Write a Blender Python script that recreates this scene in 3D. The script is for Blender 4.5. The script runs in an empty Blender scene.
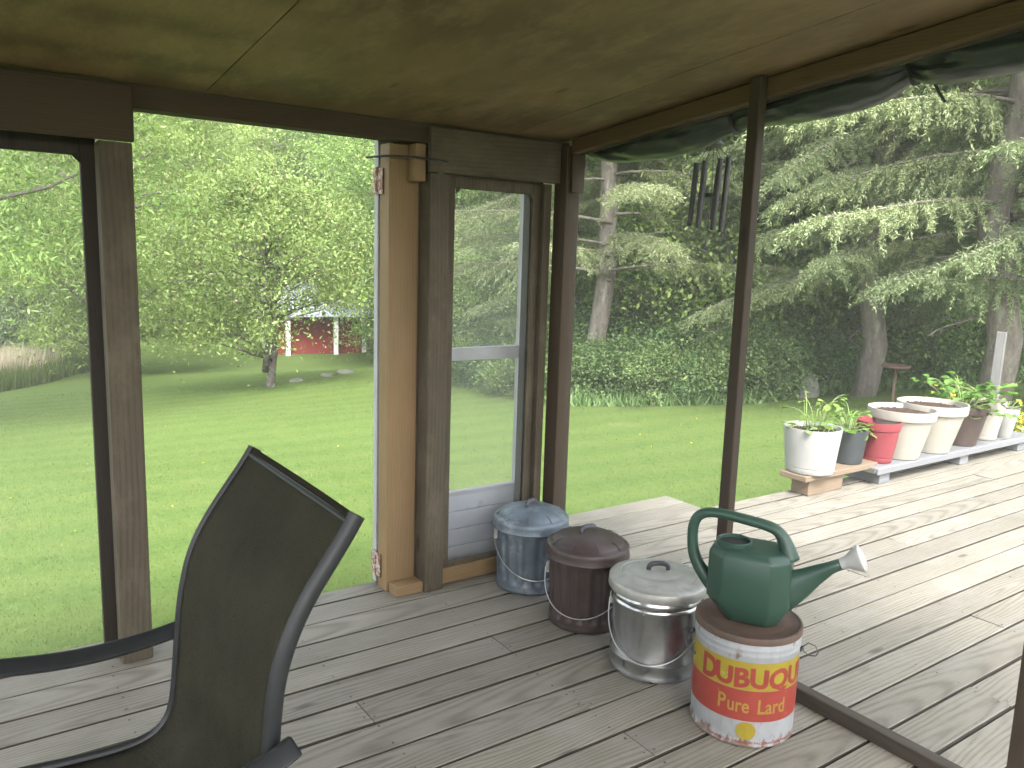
import bpy, bmesh, math, random
import numpy as np
from mathutils import Vector, Matrix
rng = np.random.default_rng(7)
random.seed(7)
PI = math.pi
S = bpy.context.scene
C = S.collection
H = 1.42                                   # eye height over the deck

# ------------------------------------------------------------------ mesh helpers
class MB:
    def __init__(s): s.v = []; s.f = []; s.uv = None
    def add(s, vs, fs):
        n = len(s.v); s.v += [tuple(map(float, p)) for p in vs]; s.f += [tuple(i + n for i in f) for f in fs]; return s
    def box(s, x0, x1, y0, y1, z0, z1, M=None, slope=None):
        vs = [(x, y, z) for z in (z0, z1) for y in (y0, y1) for x in (x0, x1)]
        if slope: vs = [(x, y, z + slope(x, y)) for x, y, z in vs]
        if M: vs = [tuple(M @ Vector(p)) for p in vs]
        return s.add(vs, [(0, 2, 3, 1), (4, 5, 7, 6), (0, 1, 5, 4), (2, 6, 7, 3), (0, 4, 6, 2), (1, 3, 7, 5)])
    def lathe(s, prof, n=48, c=(0, 0, 0), fr=None, closed=False):
        vs = []
        for k, (r, z) in enumerate(prof):
            for i in range(n):
                a = 2 * PI * i / n
                rr = fr(r, z, a, k) if fr else r
                vs.append((c[0] + rr * math.cos(a), c[1] + rr * math.sin(a), c[2] + z))
        fs = []
        for k in range(len(prof) - 1):
            for i in range(n):
                j = (i + 1) % n
                fs.append((k * n + i, k * n + j, (k + 1) * n + j, (k + 1) * n + i))
        s.add(vs, fs)
        b = len(s.v) - len(vs)
        if prof[0][0] > 1e-6 and not closed: s.f.append(tuple(b + i for i in reversed(range(n))))
        if prof[-1][0] > 1e-6 and not closed: s.f.append(tuple(b + (len(prof) - 1) * n + i for i in range(n)))
        return s
    def tube(s, path, rad, n=8, flat=None, cap=True):
        P = [Vector(p) for p in path]; m = len(P)
        if not hasattr(rad, '__len__'): rad = [rad] * m
        vs = []; up = None
        for k in range(m):
            t = (P[min(k + 1, m - 1)] - P[max(k - 1, 0)]).normalized()
            if up is None:
                up = Vector((0, 0, 1)) if abs(t.z) < .9 else Vector((0, 1, 0))
            u = t.cross(up)
            if u.length < 1e-6: u = t.orthogonal()
            u.normalize(); w = u.cross(t).normalized(); up = w
            for i in range(n):
                a = 2 * PI * i / n
                ru, rw = (rad[k], rad[k]) if not flat else (rad[k] * flat[0], rad[k] * flat[1])
                vs.append(P[k] + u * math.cos(a) * ru + w * math.sin(a) * rw)
        fs = []
        for k in range(m - 1):
            for i in range(n):
                j = (i + 1) % n
                fs.append((k * n + i, (k + 1) * n + i, (k + 1) * n + j, k * n + j))
        if cap:
            fs.append(tuple(range(n))); fs.append(tuple(reversed(range((m - 1) * n, m * n))))
        return s.add(vs, fs)
    def loft(s, rings, cap=True):
        n = len(rings[0]); vs = [p for r in rings for p in r]; fs = []
        for k in range(len(rings) - 1):
            for i in range(n):
                j = (i + 1) % n
                fs.append((k * n + i, k * n + j, (k + 1) * n + j, (k + 1) * n + i))
        if cap: fs.append(tuple(reversed(range(n)))); fs.append(tuple(range((len(rings) - 1) * n, len(rings) * n)))
        return s.add(vs, fs)
    def build(s, name, mat, parent=None, smooth=False, bevel=0, seg=1, angle=35, subd=0):
        me = bpy.data.meshes.new(name)
        me.from_pydata(s.v, [], s.f)
        bm = bmesh.new(); bm.from_mesh(me)
        bmesh.ops.recalc_face_normals(bm, faces=bm.faces)
        if bevel:
            es = [e for e in bm.edges if len(e.link_faces) == 2 and e.calc_face_angle(0) > math.radians(30)]
            bmesh.ops.bevel(bm, geom=es, offset=bevel, segments=seg, affect='EDGES', profile=.5, clamp_overlap=True)
        bm.to_mesh(me); bm.free()
        return link(name, me, mat, parent, smooth, angle, subd)

def link(name, me, mat, parent=None, smooth=False, angle=35, subd=0):
    o = bpy.data.objects.new(name, me); C.objects.link(o)
    if mat: me.materials.append(mat)
    if smooth:
        me.polygons.foreach_set('use_smooth', [True] * len(me.polygons))
        if angle < 180:
            try: me.set_sharp_from_angle(angle=math.radians(angle))
            except Exception: pass
    if subd:
        m = o.modifiers.new('subd', 'SUBSURF'); m.levels = subd; m.render_levels = subd
    if parent: o.parent = parent
    return o

def npmesh(name, verts, nper, mat, parent=None):
    """verts (N*nper,3): N separate polygons of nper corners."""
    me = bpy.data.meshes.new(name)
    nv = len(verts); nf = nv // nper
    me.vertices.add(nv); me.vertices.foreach_set('co', np.ascontiguousarray(verts, dtype=np.float32).ravel())
    me.loops.add(nv); me.loops.foreach_set('vertex_index', np.arange(nv, dtype=np.int32))
    me.polygons.add(nf); me.polygons.foreach_set('loop_start', np.arange(0, nv, nper, dtype=np.int32))
    try: me.polygons.foreach_set('loop_total', np.full(nf, nper, dtype=np.int32))
    except Exception: pass
    me.update(); me.validate()
    return link(name, me, mat, parent)

def tag(o, label=None, cat=None, group=None, kind=None):
    if label: o['label'] = label
    if cat: o['category'] = cat
    if group: o['group'] = group
    if kind: o['kind'] = kind
    return o
def thing(name, label, cat, loc=(0, 0, 0), rz=0, group=None):
    o = bpy.data.objects.new(name, None); C.objects.link(o)
    o.location = loc; o.rotation_euler = (0, 0, rz); o.empty_display_size = .1
    return tag(o, label, cat, group)
def copy_tree(src, parent=None):
    c = src.copy(); C.objects.link(c)
    if parent: c.parent = parent
    for ch in [o for o in KIDS.get(src.name, [])]: copy_tree(ch, c)
    return c
KIDS = {}
def note(o):
    KIDS[o.name] = list(o.children)
    for c in o.children: note(c)

# ------------------------------------------------------------------ node helpers
def new_mat(name):
    m = bpy.data.materials.new(name); m.use_nodes = True
    nt = m.node_tree; nt.nodes.clear()
    out = nt.nodes.new('ShaderNodeOutputMaterial')
    return m, nt, out
def N(nt, t, **k):
    n = nt.nodes.new('ShaderNode' + t)
    for a, b in k.items():
        if a in n.inputs.keys() if isinstance(a, str) else False: n.inputs[a].default_value = b
        else: setattr(n, a, b)
    return n
def L(nt, a, b): nt.links.new(a, b)
def ramp(nt, fac, stops, interp='LINEAR'):
    r = nt.nodes.new('ShaderNodeValToRGB'); cr = r.color_ramp; cr.interpolation = interp
    while len(cr.elements) < len(stops): cr.elements.new(.5)
    for e, (p, c) in zip(cr.elements, stops):
        e.position = p; e.color = (*c, 1) if len(c) == 3 else c
    L(nt, fac, r.inputs[0]); return r.outputs[0]
def mixc(nt, fac, a, b, mode='MIX'):
    m = nt.nodes.new('ShaderNodeMix'); m.data_type = 'RGBA'; m.blend_type = mode
    for s, v in ((0, fac), (6, a), (7, b)):
        if hasattr(v, 'is_output') or isinstance(v, bpy.types.NodeSocket): L(nt, v, m.inputs[s])
        elif isinstance(v, (int, float)): m.inputs[s].default_value = v
        else: m.inputs[s].default_value = (*v, 1)
    return m.outputs[2]
def mth(nt, op, a, b=None):
    m = nt.nodes.new('ShaderNodeMath'); m.operation = op
    for i, v in enumerate((a, b)):
        if v is None: continue
        if isinstance(v, (int, float)): m.inputs[i].default_value = v
        else: L(nt, v, m.inputs[i])
    return m.outputs[0]
def vmth(nt, op, a, b):
    m = nt.nodes.new('ShaderNodeVectorMath'); m.operation = op
    for i, v in enumerate((a, b)):
        if isinstance(v, (tuple, list)): m.inputs[i].default_value = v
        else: L(nt, v, m.inputs[i])
    return m.outputs[0]
def noise(nt, vec, scale, detail=4, rough=.6, dist=0):
    n = nt.nodes.new('ShaderNodeTexNoise'); n.inputs['Scale'].default_value = scale
    n.inputs['Detail'].default_value = detail; n.inputs['Roughness'].default_value = rough; n.inputs['Distortion'].default_value = dist
    if vec is not None: L(nt, vec, n.inputs['Vector'])
    return n.outputs['Fac']
def coords(nt): return nt.nodes.new('ShaderNodeTexCoord').outputs['Object']
def principled(nt, out, col, rough=.6, metal=0, bump=None, bstr=.3, bdist=.01, spec=.5):
    p = nt.nodes.new('ShaderNodeBsdfPrincipled')
    for key, v in (('Base Color', col), ('Roughness', rough), ('Metallic', metal)):
        if isinstance(v, (int, float)): p.inputs[key].default_value = v
        elif isinstance(v, (tuple, list)): p.inputs[key].default_value = (*v, 1)
        else: L(nt, v, p.inputs[key])
    p.inputs['Specular IOR Level'].default_value = spec
    if bump is not None:
        b = nt.nodes.new('ShaderNodeBump'); b.inputs['Strength'].default_value = bstr; b.inputs['Distance'].default_value = bdist
        L(nt, bump, b.inputs['Height']); L(nt, b.outputs[0], p.inputs['Normal'])
    L(nt, p.outputs[0], out.inputs[0]); return p

def wood(name, lite, dark, axis='X', rough=.75, ring=34, vary=.25, stain=(.12, .11, .08), stain_amt=.35, bleach=None, ringw=.16):
    """Sawn timber: growth rings cut by the board, fine fibre, stains; every board (island) has its own log."""
    m, nt, out = new_mat(name)
    co = coords(nt)
    mp = nt.nodes.new('ShaderNodeMapping')
    if axis == 'Y': mp.inputs['Rotation'].default_value = (0, 0, PI / 2)
    if axis == 'Z': mp.inputs['Rotation'].default_value = (0, PI / 2, 0)
    L(nt, co, mp.inputs['Vector']); v = mp.outputs[0]          # x now runs along the grain
    geo = nt.nodes.new('ShaderNodeNewGeometry'); rnd = geo.outputs['Random Per Island']
    off = nt.nodes.new('ShaderNodeCombineXYZ')
    L(nt, mth(nt, 'MULTIPLY', rnd, 37.), off.inputs[0]); L(nt, mth(nt, 'MULTIPLY', rnd, 3.1), off.inputs[1])
    L(nt, mth(nt, 'ADD', mth(nt, 'MULTIPLY', mth(nt, 'FRACT', mth(nt, 'MULTIPLY', rnd, 91.7)), .1), .02), off.inputs[2])
    vo = vmth(nt, 'ADD', v, off.outputs[0])
    # rings: distance to a slightly tilted pith line
    sep = nt.nodes.new('ShaderNodeSeparateXYZ'); L(nt, vo, sep.inputs[0])
    wob = noise(nt, vmth(nt, 'MULTIPLY', vo, (.9, 3, 3)), 1.6, 3, .5)
    wob2 = mth(nt, 'MULTIPLY', mth(nt, 'SUBTRACT', wob, .5), .075)
    yy = mth(nt, 'ADD', mth(nt, 'SUBTRACT', mth(nt, 'MODULO', sep.outputs[1], .29), .145), wob2)
    zz = mth(nt, 'ADD', sep.outputs[2], mth(nt, 'MULTIPLY', mth(nt, 'SINE', mth(nt, 'MULTIPLY', sep.outputs[0], .8)), .09))
    rad = mth(nt, 'SQRT', mth(nt, 'ADD', mth(nt, 'MULTIPLY', yy, yy), mth(nt, 'MULTIPLY', zz, zz)))
    w = mth(nt, 'SINE', mth(nt, 'MULTIPLY', rad, ring * 20.))
    rings = mth(nt, 'POWER', mth(nt, 'ADD', mth(nt, 'MULTIPLY', w, .5), .5), 2.0)
    fib = noise(nt, vmth(nt, 'MULTIPLY', vo, (2.2, 70, 70)), 2.2, 6, .7)
    fine = noise(nt, vmth(nt, 'MULTIPLY', vo, (5, 260, 260)), 2., 3, .6)
    g = mth(nt, 'ADD', mth(nt, 'MULTIPLY', rings, ringw), mth(nt, 'ADD', mth(nt, 'MULTIPLY', fib, .95 - ringw), mth(nt, 'MULTIPLY', fine, .25)))
    col = ramp(nt, g, [(.25, lite), (.9, dark)])
    big = noise(nt, vmth(nt, 'MULTIPLY', v, (1, 1.8, 1.8)), 1.9, 5, .6)
    sm = ramp(nt, big, [(.45, (0, 0, 0)), (.72, (1, 1, 1))])
    col = mixc(nt, mth(nt, 'MULTIPLY', sm, stain_amt), col, stain)
    if bleach:
        bl = noise(nt, vmth(nt, 'MULTIPLY', v, (1.2, 2.4, 2.4)), 3.3, 7, .72)
        col = mixc(nt, mth(nt, 'MULTIPLY', ramp(nt, bl, [(.47, (0, 0, 0)), (.66, (1, 1, 1))]), .55), col, bleach)
    hv = mth(nt, 'ADD', 1 - vary, mth(nt, 'MULTIPLY', mth(nt, 'FRACT', mth(nt, 'MULTIPLY', rnd, 17.3)), vary * 2))
    hs = nt.nodes.new('ShaderNodeHueSaturation'); L(nt, hv, hs.inputs['Value']); L(nt, col, hs.inputs['Color'])
    knots = nt.nodes.new('ShaderNodeTexVoronoi'); knots.inputs['Scale'].default_value = 1.
    L(nt, vmth(nt, 'MULTIPLY', vo, (1.6, 5.5, 5.5)), knots.inputs['Vector'])
    kf = ramp(nt, knots.outputs['Distance'], [(.045, (1, 1, 1)), (.09, (0, 0, 0))])
    col = mixc(nt, mth(nt, 'MULTIPLY', kf, .7), hs.outputs[0], tuple(c * .35 for c in dark))
    principled(nt, out, col, rough, 0, g, .35, .002, spec=.35)
    return m

def plain(name, col, rough=.5, metal=0, mottle=.15, scale=12, bump=.15, bdist=.003, spec=.5, spots=None, spot_th=(.62, .7), stretch=(1, 1, 1), spot_scale=9):
    m, nt, out = new_mat(name); co = coords(nt)
    v = vmth(nt, 'MULTIPLY', co, stretch)
    n1 = noise(nt, v, scale, 6, .65)
    a = tuple(max(0, c * (1 - mottle)) for c in col); b = tuple(min(1, c * (1 + mottle)) for c in col)
    c = ramp(nt, n1, [(.3, a), (.7, b)])
    rr = rough
    if spots:
        n2 = noise(nt, vmth(nt, 'ADD', v, (3.1, 7.7, 1.3)), spot_scale, 8, .7)
        f = ramp(nt, n2, [(spot_th[0], (0, 0, 0)), (spot_th[1], (1, 1, 1))])
        c = mixc(nt, f, c, spots)
    rv = mth(nt, 'ADD', rough - .08, mth(nt, 'MULTIPLY', n1, .16))
    principled(nt, out, c, rv, metal, n1, bump, bdist, spec); return m

def foliage(name, stops, trans=.35, rough=.5, tvar=(1.0, 1.0, .6), spec=.3):
    m, nt, out = new_mat(name)
    geo = nt.nodes.new('ShaderNodeNewGeometry'); oi = nt.nodes.new('ShaderNodeObjectInfo')
    c = ramp(nt, geo.outputs['Random Per Island'], stops)
    hs = nt.nodes.new('ShaderNodeHueSaturation')
    L(nt, mth(nt, 'ADD', .485, mth(nt, 'MULTIPLY', oi.outputs['Random'], .03)), hs.inputs['Hue'])
    L(nt, mth(nt, 'ADD', .82, mth(nt, 'MULTIPLY', mth(nt, 'FRACT', mth(nt, 'MULTIPLY', oi.outputs['Random'], 7.3)), .36)), hs.inputs['Value'])
    L(nt, c, hs.inputs['Color'])
    p = nt.nodes.new('ShaderNodeBsdfPrincipled'); p.inputs['Roughness'].default_value = rough; p.inputs['Specular IOR Level'].default_value = spec
    L(nt, hs.outputs[0], p.inputs['Base Color'])
    t = nt.nodes.new('ShaderNodeBsdfTranslucent'); L(nt, mixc(nt, 1., hs.outputs[0], tvar, 'MULTIPLY'), t.inputs['Color'])
    mx = nt.nodes.new('ShaderNodeMixShader'); mx.inputs[0].default_value = trans
    L(nt, p.outputs[0], mx.inputs[1]); L(nt, t.outputs[0], mx.inputs[2]); L(nt, mx.outputs[0], out.inputs[0])
    return m

def screen_mat(name, col, alpha):
    """Woven insect mesh, too fine to resolve: mostly open, the wires catch some light."""
    m, nt, out = new_mat(name)
    d = nt.nodes.new('ShaderNodeBsdfDiffuse'); d.inputs[0].default_value = (*col, 1)
    tl = nt.nodes.new('ShaderNodeBsdfTranslucent'); tl.inputs[0].default_value = (*col, 1)
    tr = nt.nodes.new('ShaderNodeBsdfTransparent')
    a = nt.nodes.new('ShaderNodeMixShader'); a.inputs[0].default_value = .5
    L(nt, d.outputs[0], a.inputs[1]); L(nt, tl.outputs[0], a.inputs[2])
    n = noise(nt, coords(nt), 5., 3, .5)
    f = mth(nt, 'ADD', alpha - .02, mth(nt, 'MULTIPLY', n, .04))
    b = nt.nodes.new('ShaderNodeMixShader'); L(nt, f, b.inputs[0])
    L(nt, tr.outputs[0], b.inputs[1]); L(nt, a.outputs[0], b.inputs[2]); L(nt, b.outputs[0], out.inputs[0])
    return m

# ------------------------------------------------------------------ materials
GREY_L, GREY_D = (.252, .233, .19), (.105, .096, .076)
M = {}
M['deck'] = wood('weathered_deck_boards', GREY_L, GREY_D, 'X', .62, 24, .14, (.12, .12, .09), .40, bleach=(.225, .215, .19), ringw=.30)
for ax in 'XYZ':
    M['old' + ax] = wood('old_brown_timber_' + ax, (.072, .05, .029), (.036, .025, .014), ax, .8, 30, .12, (.06, .045, .03), .5)
    M['grey' + ax] = wood('grey_timber_' + ax, (.108, .090, .06), (.05, .041, .027), ax, .8, 18, .12, (.075, .058, .038), .8, bleach=(.145, .122, .085), ringw=.2)
    M['new' + ax] = wood('fresh_pine_' + ax, (.26, .178, .092), (.185, .12, .058), ax, .6, 22, .06, (.33, .2, .09), .3)
M['oldY'] = wood('old_brown_beam', (.15, .10, .05), (.08, .052, .026), 'Y', .8, 30, .12, (.08, .05, .03), .5)
M['dark'] = wood('dark_stained_frame', (.035, .028, .02), (.02, .016, .011), 'Z', .75, 30, .1, (.03, .025, .02), .4)
M['post'] = wood('dark_brown_post', (.06, .045, .03), (.034, .025, .016), 'Z', .7, 30, .1, (.05, .035, .025), .4)
M['ply'] = wood('aged_plywood', (.22, .15, .072), (.105, .068, .032), 'Y', .62, 6, .06, (.10, .07, .036), .85, bleach=(.27, .20, .105), ringw=.42)
M['platgrey'] = wood('painted_grey_plank', (.20, .207, .217), (.13, .134, .14), 'X', .6, 25, .1, (.2, .2, .2), .3)
M['bench'] = wood('brown_plank', (.235, .175, .12), (.14, .105, .07), 'X', .7, 25, .12, (.16, .12, .09), .4)
M['bench2'] = wood('silvered_post', (.15, .15, .145), (.09, .09, .085), 'Z', .8, 25, .1, (.2, .2, .18), .3)
M['sill'] = wood('dark_sill', (.075, .064, .048), (.04, .034, .026), 'Y', .8, 20, .1, (.03, .026, .02), .4)
M['whitedoor'] = plain('weathered_white_paint', (.37, .375, .385), .55, 0, .1, 9, .1, .002, .4, spots=(.32, .31, .30), spot_th=(.6, .7))
M['kick'] = plain('grey_painted_kick_board', (.40, .42, .455), .6, 0, .1, 6, .1, .002, .4, spots=(.3, .3, .32), spot_th=(.62, .7))
M['hinge'] = plain('rusty_hinge', (.5, .46, .42), .6, .2, .15, 40, .3, .002, .5, spots=(.23, .09, .04), spot_th=(.45, .55), spot_scale=60)
M['wire'] = plain('galvanised_wire', (.5, .5, .48), .38, .9, .1, 40, .05)
M['chime'] = plain('black_tube', (.022, .02, .019), .55, 0, .2, 30)
M['darkmetal'] = plain('dark_metal', (.06, .06, .065), .45, .5, .2, 30, .1)
M['screen'] = screen_mat('insect_screen', (.36, .37, .36), .075)
M['screen_old'] = screen_mat('dusty_insect_screen', (.40, .42, .40), .20)
M['tarp'] = plain('rolled_green_tarpaulin', (.02, .03, .026), .3, 0, .35, 5, .5, .012, .5, spots=(.05, .06, .055), spot_th=(.58, .75), spot_scale=4)
M['siding'] = plain('bounce_siding', (.68, .66, .62), .7)  # unseen walls, made pale to bounce light into the porch
M['shingle'] = plain('roof_felt', (.08, .08, .08), .9)
M['black'] = plain('black_cord', (.02, .02, .02), .7)
M['frame'] = plain('dark_grey_enamel', (.013, .015, .016), .5, 0, .12, 30, .04)
M['zinc'] = plain('galvanised_steel', (.42, .43, .43), .24, .92, .16, 16, .12, .002, .5, spots=(.36, .36, .35), spot_th=(.55, .75), spot_scale=14)
M['zinclid'] = plain('dull_galvanised_lid', (.36, .36, .33), .5, .55, .16, 18, .15, .002, .5, spots=(.28, .27, .24), spot_th=(.56, .7), spot_scale=16)
M['zincblue'] = plain('blue_grey_galvanised_steel', (.13, .16, .185), .5, .5, .18, 14, .12, .002, .5, spots=(.28, .31, .34), spot_th=(.52, .72), spot_scale=11)
M['browncan'] = plain('brown_painted_steel', (.053, .038, .034), .45, .15, .2, 14, .12, .002, .5, spots=(.075, .058, .05), spot_th=(.55, .75), spot_scale=9)
M['lard'] = plain('chalky_white_tin', (.38, .395, .415), .45, .1, .07, 14, .12, .002, .5, spots=(.24, .215, .19), spot_th=(.60, .70), spot_scale=12)
def tin_mat():
    m, nt, out = new_mat('chalky_white_tin'); co = coords(nt); sp = nt.nodes.new('ShaderNodeSeparateXYZ'); L(nt, co, sp.inputs[0])
    n1 = noise(nt, co, 14, 6, .65); n2 = noise(nt, vmth(nt, 'MULTIPLY', co, (1, 1, .5)), 26, 8, .72)
    c = ramp(nt, n1, [(.3, (.28, .29, .30)), (.7, (.34, .35, .36))])
    edge = mth(nt, 'MAXIMUM', mth(nt, 'SUBTRACT', 1., mth(nt, 'MULTIPLY', sp.outputs[2], 22.)), mth(nt, 'MULTIPLY', mth(nt, 'SUBTRACT', sp.outputs[2], .295), 12.))
    f = ramp(nt, mth(nt, 'ADD', n2, mth(nt, 'MULTIPLY', mth(nt, 'MAXIMUM', edge, 0.), .22)), [(.60, (0, 0, 0)), (.70, (1, 1, 1))])
    c = mixc(nt, f, c, (.15, .095, .065))
    st = noise(nt, vmth(nt, 'MULTIPLY', co, (9, 9, 1.2)), 6, 5, .6)
    c = mixc(nt, mth(nt, 'MULTIPLY', ramp(nt, st, [(.5, (0, 0, 0)), (.7, (1, 1, 1))]), .4), c, (.22, .21, .19))
    big = noise(nt, co, 11, 2, .5)
    principled(nt, out, c, .45, .1, big, .5, .012, spec=.5); return m
M['lard'] = tin_mat()
M['lardlid'] = plain('rusty_tin_lid', (.10, .07, .054), .65, .2, .25, 22, .3, .002, .5, spots=(.12, .06, .04), spot_th=(.5, .66), spot_scale=18)
M['yellow'] = plain('faded_yellow_print', (.28, .215, .022), .5, 0, .09, 20, .05, .001, .5, spots=(.34, .32, .22), spot_th=(.63, .68), spot_scale=24)
M['red'] = plain('faded_red_print', (.26, .042, .03), .5, 0, .09, 20, .05, .001, .5, spots=(.33, .25, .22), spot_th=(.64, .68), spot_scale=26)
M['redink'] = plain('faded_red_lettering', (.25, .04, .028), .5, 0, .1, 20)
M['goldink'] = plain('faded_gold_lettering', (.30, .18, .035), .5, 0, .1, 20)
M['greenplastic'] = plain('dark_green_plastic', (.027, .064, .045), .40, 0, .06, 8, .05, .001, .45, spots=(.042, .076, .058), spot_th=(.5, .75), spot_scale=7)
M['rose'] = plain('grey_plastic', (.42, .42, .40), .5, 0, .08, 20)
M['cream'] = plain('cream_plastic_pot', (.28, .265, .225), .5, 0, .05, 9, .05, .001, .4, spots=(.37, .335, .28), spot_th=(.6, .72), spot_scale=8)
M['white'] = plain('off_white_pot', (.28, .28, .265), .5, 0, .05, 9, .05, .001, .4, spots=(.36, .34, .31), spot_th=(.62, .72), spot_scale=8)
M['redpot'] = plain('faded_red_plastic_pot', (.19, .035, .042), .5, 0, .1, 10, .05, .001, .4, spots=(.5, .3, .3), spot_th=(.70, .74), spot_scale=9, stretch=(1, 1, .45))
M['darkpot'] = plain('charcoal_plastic_pot', (.03, .036, .038), .45, 0, .15, 10, .05)
M['brownpot'] = plain('dark_brown_plastic_pot', (.06, .042, .036), .45, 0, .15, 10, .05)
M['soil'] = plain('potting_soil', (.055, .035, .025), .95, 0, .5, 60, 1., .02, .2, spots=(.16, .11, .08), spot_th=(.58, .66), spot_scale=70)
M['bark'] = plain('grey_spruce_bark', (.17, .15, .13), .9, 0, .4, 9, 1., .05, .2, spots=(.26, .26, .23), spot_th=(.55, .66), spot_scale=7, stretch=(1, 1, .35))
M['applebark'] = plain('pale_mottled_bark', (.11, .10, .085), .9, 0, .4, 9, 1., .04, .2, spots=(.30, .30, .27), spot_th=(.54, .64), spot_scale=6)
M['deadwood'] = plain('dead_grey_branch', (.36, .35, .33), .85, 0, .25, 18, .5, .01, .2)
M['redwall'] = plain('red_board_siding', (.22, .038, .03), .7, 0, .2, 3, .3, .01, .3, stretch=(6, 6, .4))
M['tin'] = plain('pale_blue_sheet_metal', (.46, .51, .58), .5, .3, .08, 3, .05, .001, .5, stretch=(6, 1, 1))
M['whitepaint'] = plain('white_paint', (.75, .75, .74), .6)
M['rock'] = plain('pale_fieldstone', (.17, .17, .15), .9, 0, .25, 4, .8, .05, .2, spots=(.2, .22, .14), spot_th=(.5, .65))
M['rust'] = plain('rusty_brown_metal', (.09, .055, .042), .8, .2, .25, 20)

M['leaf'] = foliage('bright_ash_leaves', [(0, (0.1436, 0.2204, 0.0549)), (0.5, (0.2155, 0.3148, 0.0823)), (1, (0.3265, 0.4219, 0.1372))], .42)
M['leafm'] = foliage('maple_leaves', [(0, (0.162, 0.2647, 0.0776)), (0.6, (0.2609, 0.3842, 0.1163)), (1, (0.4137, 0.5294, 0.1939))], .38)
M['leafapple'] = foliage('apple_leaves', [(0, (0.1512, 0.2123, 0.0603)), (0.6, (0.2266, 0.3034, 0.0933)), (0.97, (0.3148, 0.3762, 0.1372)), (1, (0.4155, 0.3034, 0.1756))], .35)
M['needle'] = foliage('spruce_needles', [(0, (0.1357, 0.1863, 0.0867)), (0.5, (0.2103, 0.267, 0.1275)), (1, (0.3257, 0.3726, 0.1938))], .22, .6)
M['shrub'] = foliage('dark_shrub_leaves', [(0, (0.0784, 0.1456, 0.046)), (0.6, (0.1344, 0.2128, 0.0747)), (1, (0.2128, 0.2912, 0.1207))], .3)
M['shrubl'] = foliage('light_shrub_leaves', [(0, (0.12, 0.18, 0.07)), (0.6, (0.17, 0.24, 0.09)), (1, (0.24, 0.3, 0.14))], .35)
M['potleaf'] = foliage('strawberry_leaves', [(0, (.08, .16, .025)), (.6, (.14, .25, .05)), (1, (.22, .33, .09))], .35)
M['potstem'] = plain('pale_green_stems', (.17, .24, .07), .6)
M['blade'] = foliage('grass_blades', [(0, (0.06, 0.104, 0.024)), (0.6, (0.1, 0.1504, 0.0375)), (0.95, (0.144, 0.192, 0.0638)), (1, (0.208, 0.2, 0.0975))], .3, .6)
M['dry'] = foliage('dry_meadow_grass', [(0, (0.3, 0.2755, 0.165)), (0.5, (0.45, 0.406, 0.3)), (1, (0.6, 0.522, 0.45))], .3)
M['meadow'] = foliage('meadow_grass', [(0, (.08, .14, .03)), (.6, (.13, .19, .05)), (1, (.19, .23, .08))], .35)
M['flower'] = foliage('yellow_flowers', [(0, (.20, .24, .03)), (.4, (.42, .34, .03)), (1, (.6, .46, .05))], .3)

# ------------------------------------------------------------------ camera
f_px = 800.0
W = np.array(WMAT) if 'WMAT' in globals() else None
WM = [[0.8226781, -0.0634009, 0.5649611], [-0.5676153, -0.1472529, 0.8100182], [0.0318363, -0.9870648, -0.157129]]
cd = bpy.data.cameras.new('camera'); cam = bpy.data.objects.new('camera', cd); C.objects.link(cam)
cd.sensor_width = 36; cd.lens = 800 / 1024 * 36; cd.clip_start = .02; cd.clip_end = 3000
cam.matrix_world = Matrix(((WM[0][0], -WM[0][1], -WM[0][2], 0), (WM[1][0], -WM[1][1], -WM[1][2], 0), (WM[2][0], -WM[2][1], -WM[2][2], H), (0, 0, 0, 1)))
S.camera = cam
def heading(px):                            # compass heading of a sight line, for laying out the distant planting
    d = np.array(WM) @ np.array([(px - 512) / 800, 0, 1.]); return d[:2] / np.hypot(*d[:2])
def ground(X, Y):
    X = np.asarray(X, float); Y = np.asarray(Y, float)
    z = -.45 - .0967 * np.clip(Y, -20, 95) + .035 * np.clip(X, -60, 60)
    z = z - .55 * np.exp(-((X - 14.3) ** 2 + (Y - 39.5) ** 2) / 128.)
    z = z + 1.6 * np.exp(-((X - 7) ** 2 + (Y - 53) ** 2) / 200.)
    return z + .05 * np.sin(X * .31 + 1) * np.sin(Y * .23) + .03 * np.sin(X * .9 + Y * .7)
def spot(px, d):
    u = heading(px) * d; return float(u[0]), float(u[1]), float(ground(u[0], u[1]))

# ------------------------------------------------------------------ world, sun
EL, AZ = math.radians(49), math.radians(202)           # azimuth clockwise from +Y
wd = bpy.data.worlds.new('World'); S.world = wd; wd.use_nodes = True
nt = wd.node_tree; nt.nodes.clear()
sky = nt.nodes.new('ShaderNodeTexSky'); sky.sky_type = 'NISHITA'; sky.sun_disc = False
sky.sun_elevation = EL; sky.sun_rotation = AZ; sky.dust_density = 4.; sky.air_density = 1.; sky.ozone_density = 1.
hs = nt.nodes.new('ShaderNodeHueSaturation'); hs.inputs['Saturation'].default_value = .35
bg = nt.nodes.new('ShaderNodeBackground'); bg.inputs[1].default_value = .15
wo = nt.nodes.new('ShaderNodeOutputWorld')
L(nt, sky.outputs[0], hs.inputs['Color']); L(nt, hs.outputs[0], bg.inputs[0]); L(nt, bg.outputs[0], wo.inputs[0])
sl = bpy.data.lights.new('sun', 'SUN'); sl.energy = .85; sl.angle = math.radians(16); sl.color = (1, .985, .96)
so = bpy.data.objects.new('sun', sl); C.objects.link(so)
sd = Vector((math.sin(AZ) * math.cos(EL), math.cos(AZ) * math.cos(EL), math.sin(EL)))
so.rotation_euler = (-sd).to_track_quat('-Z', 'Y').to_euler()
S.view_settings.view_transform = 'Standard'; S.view_settings.look = 'None'
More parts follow.
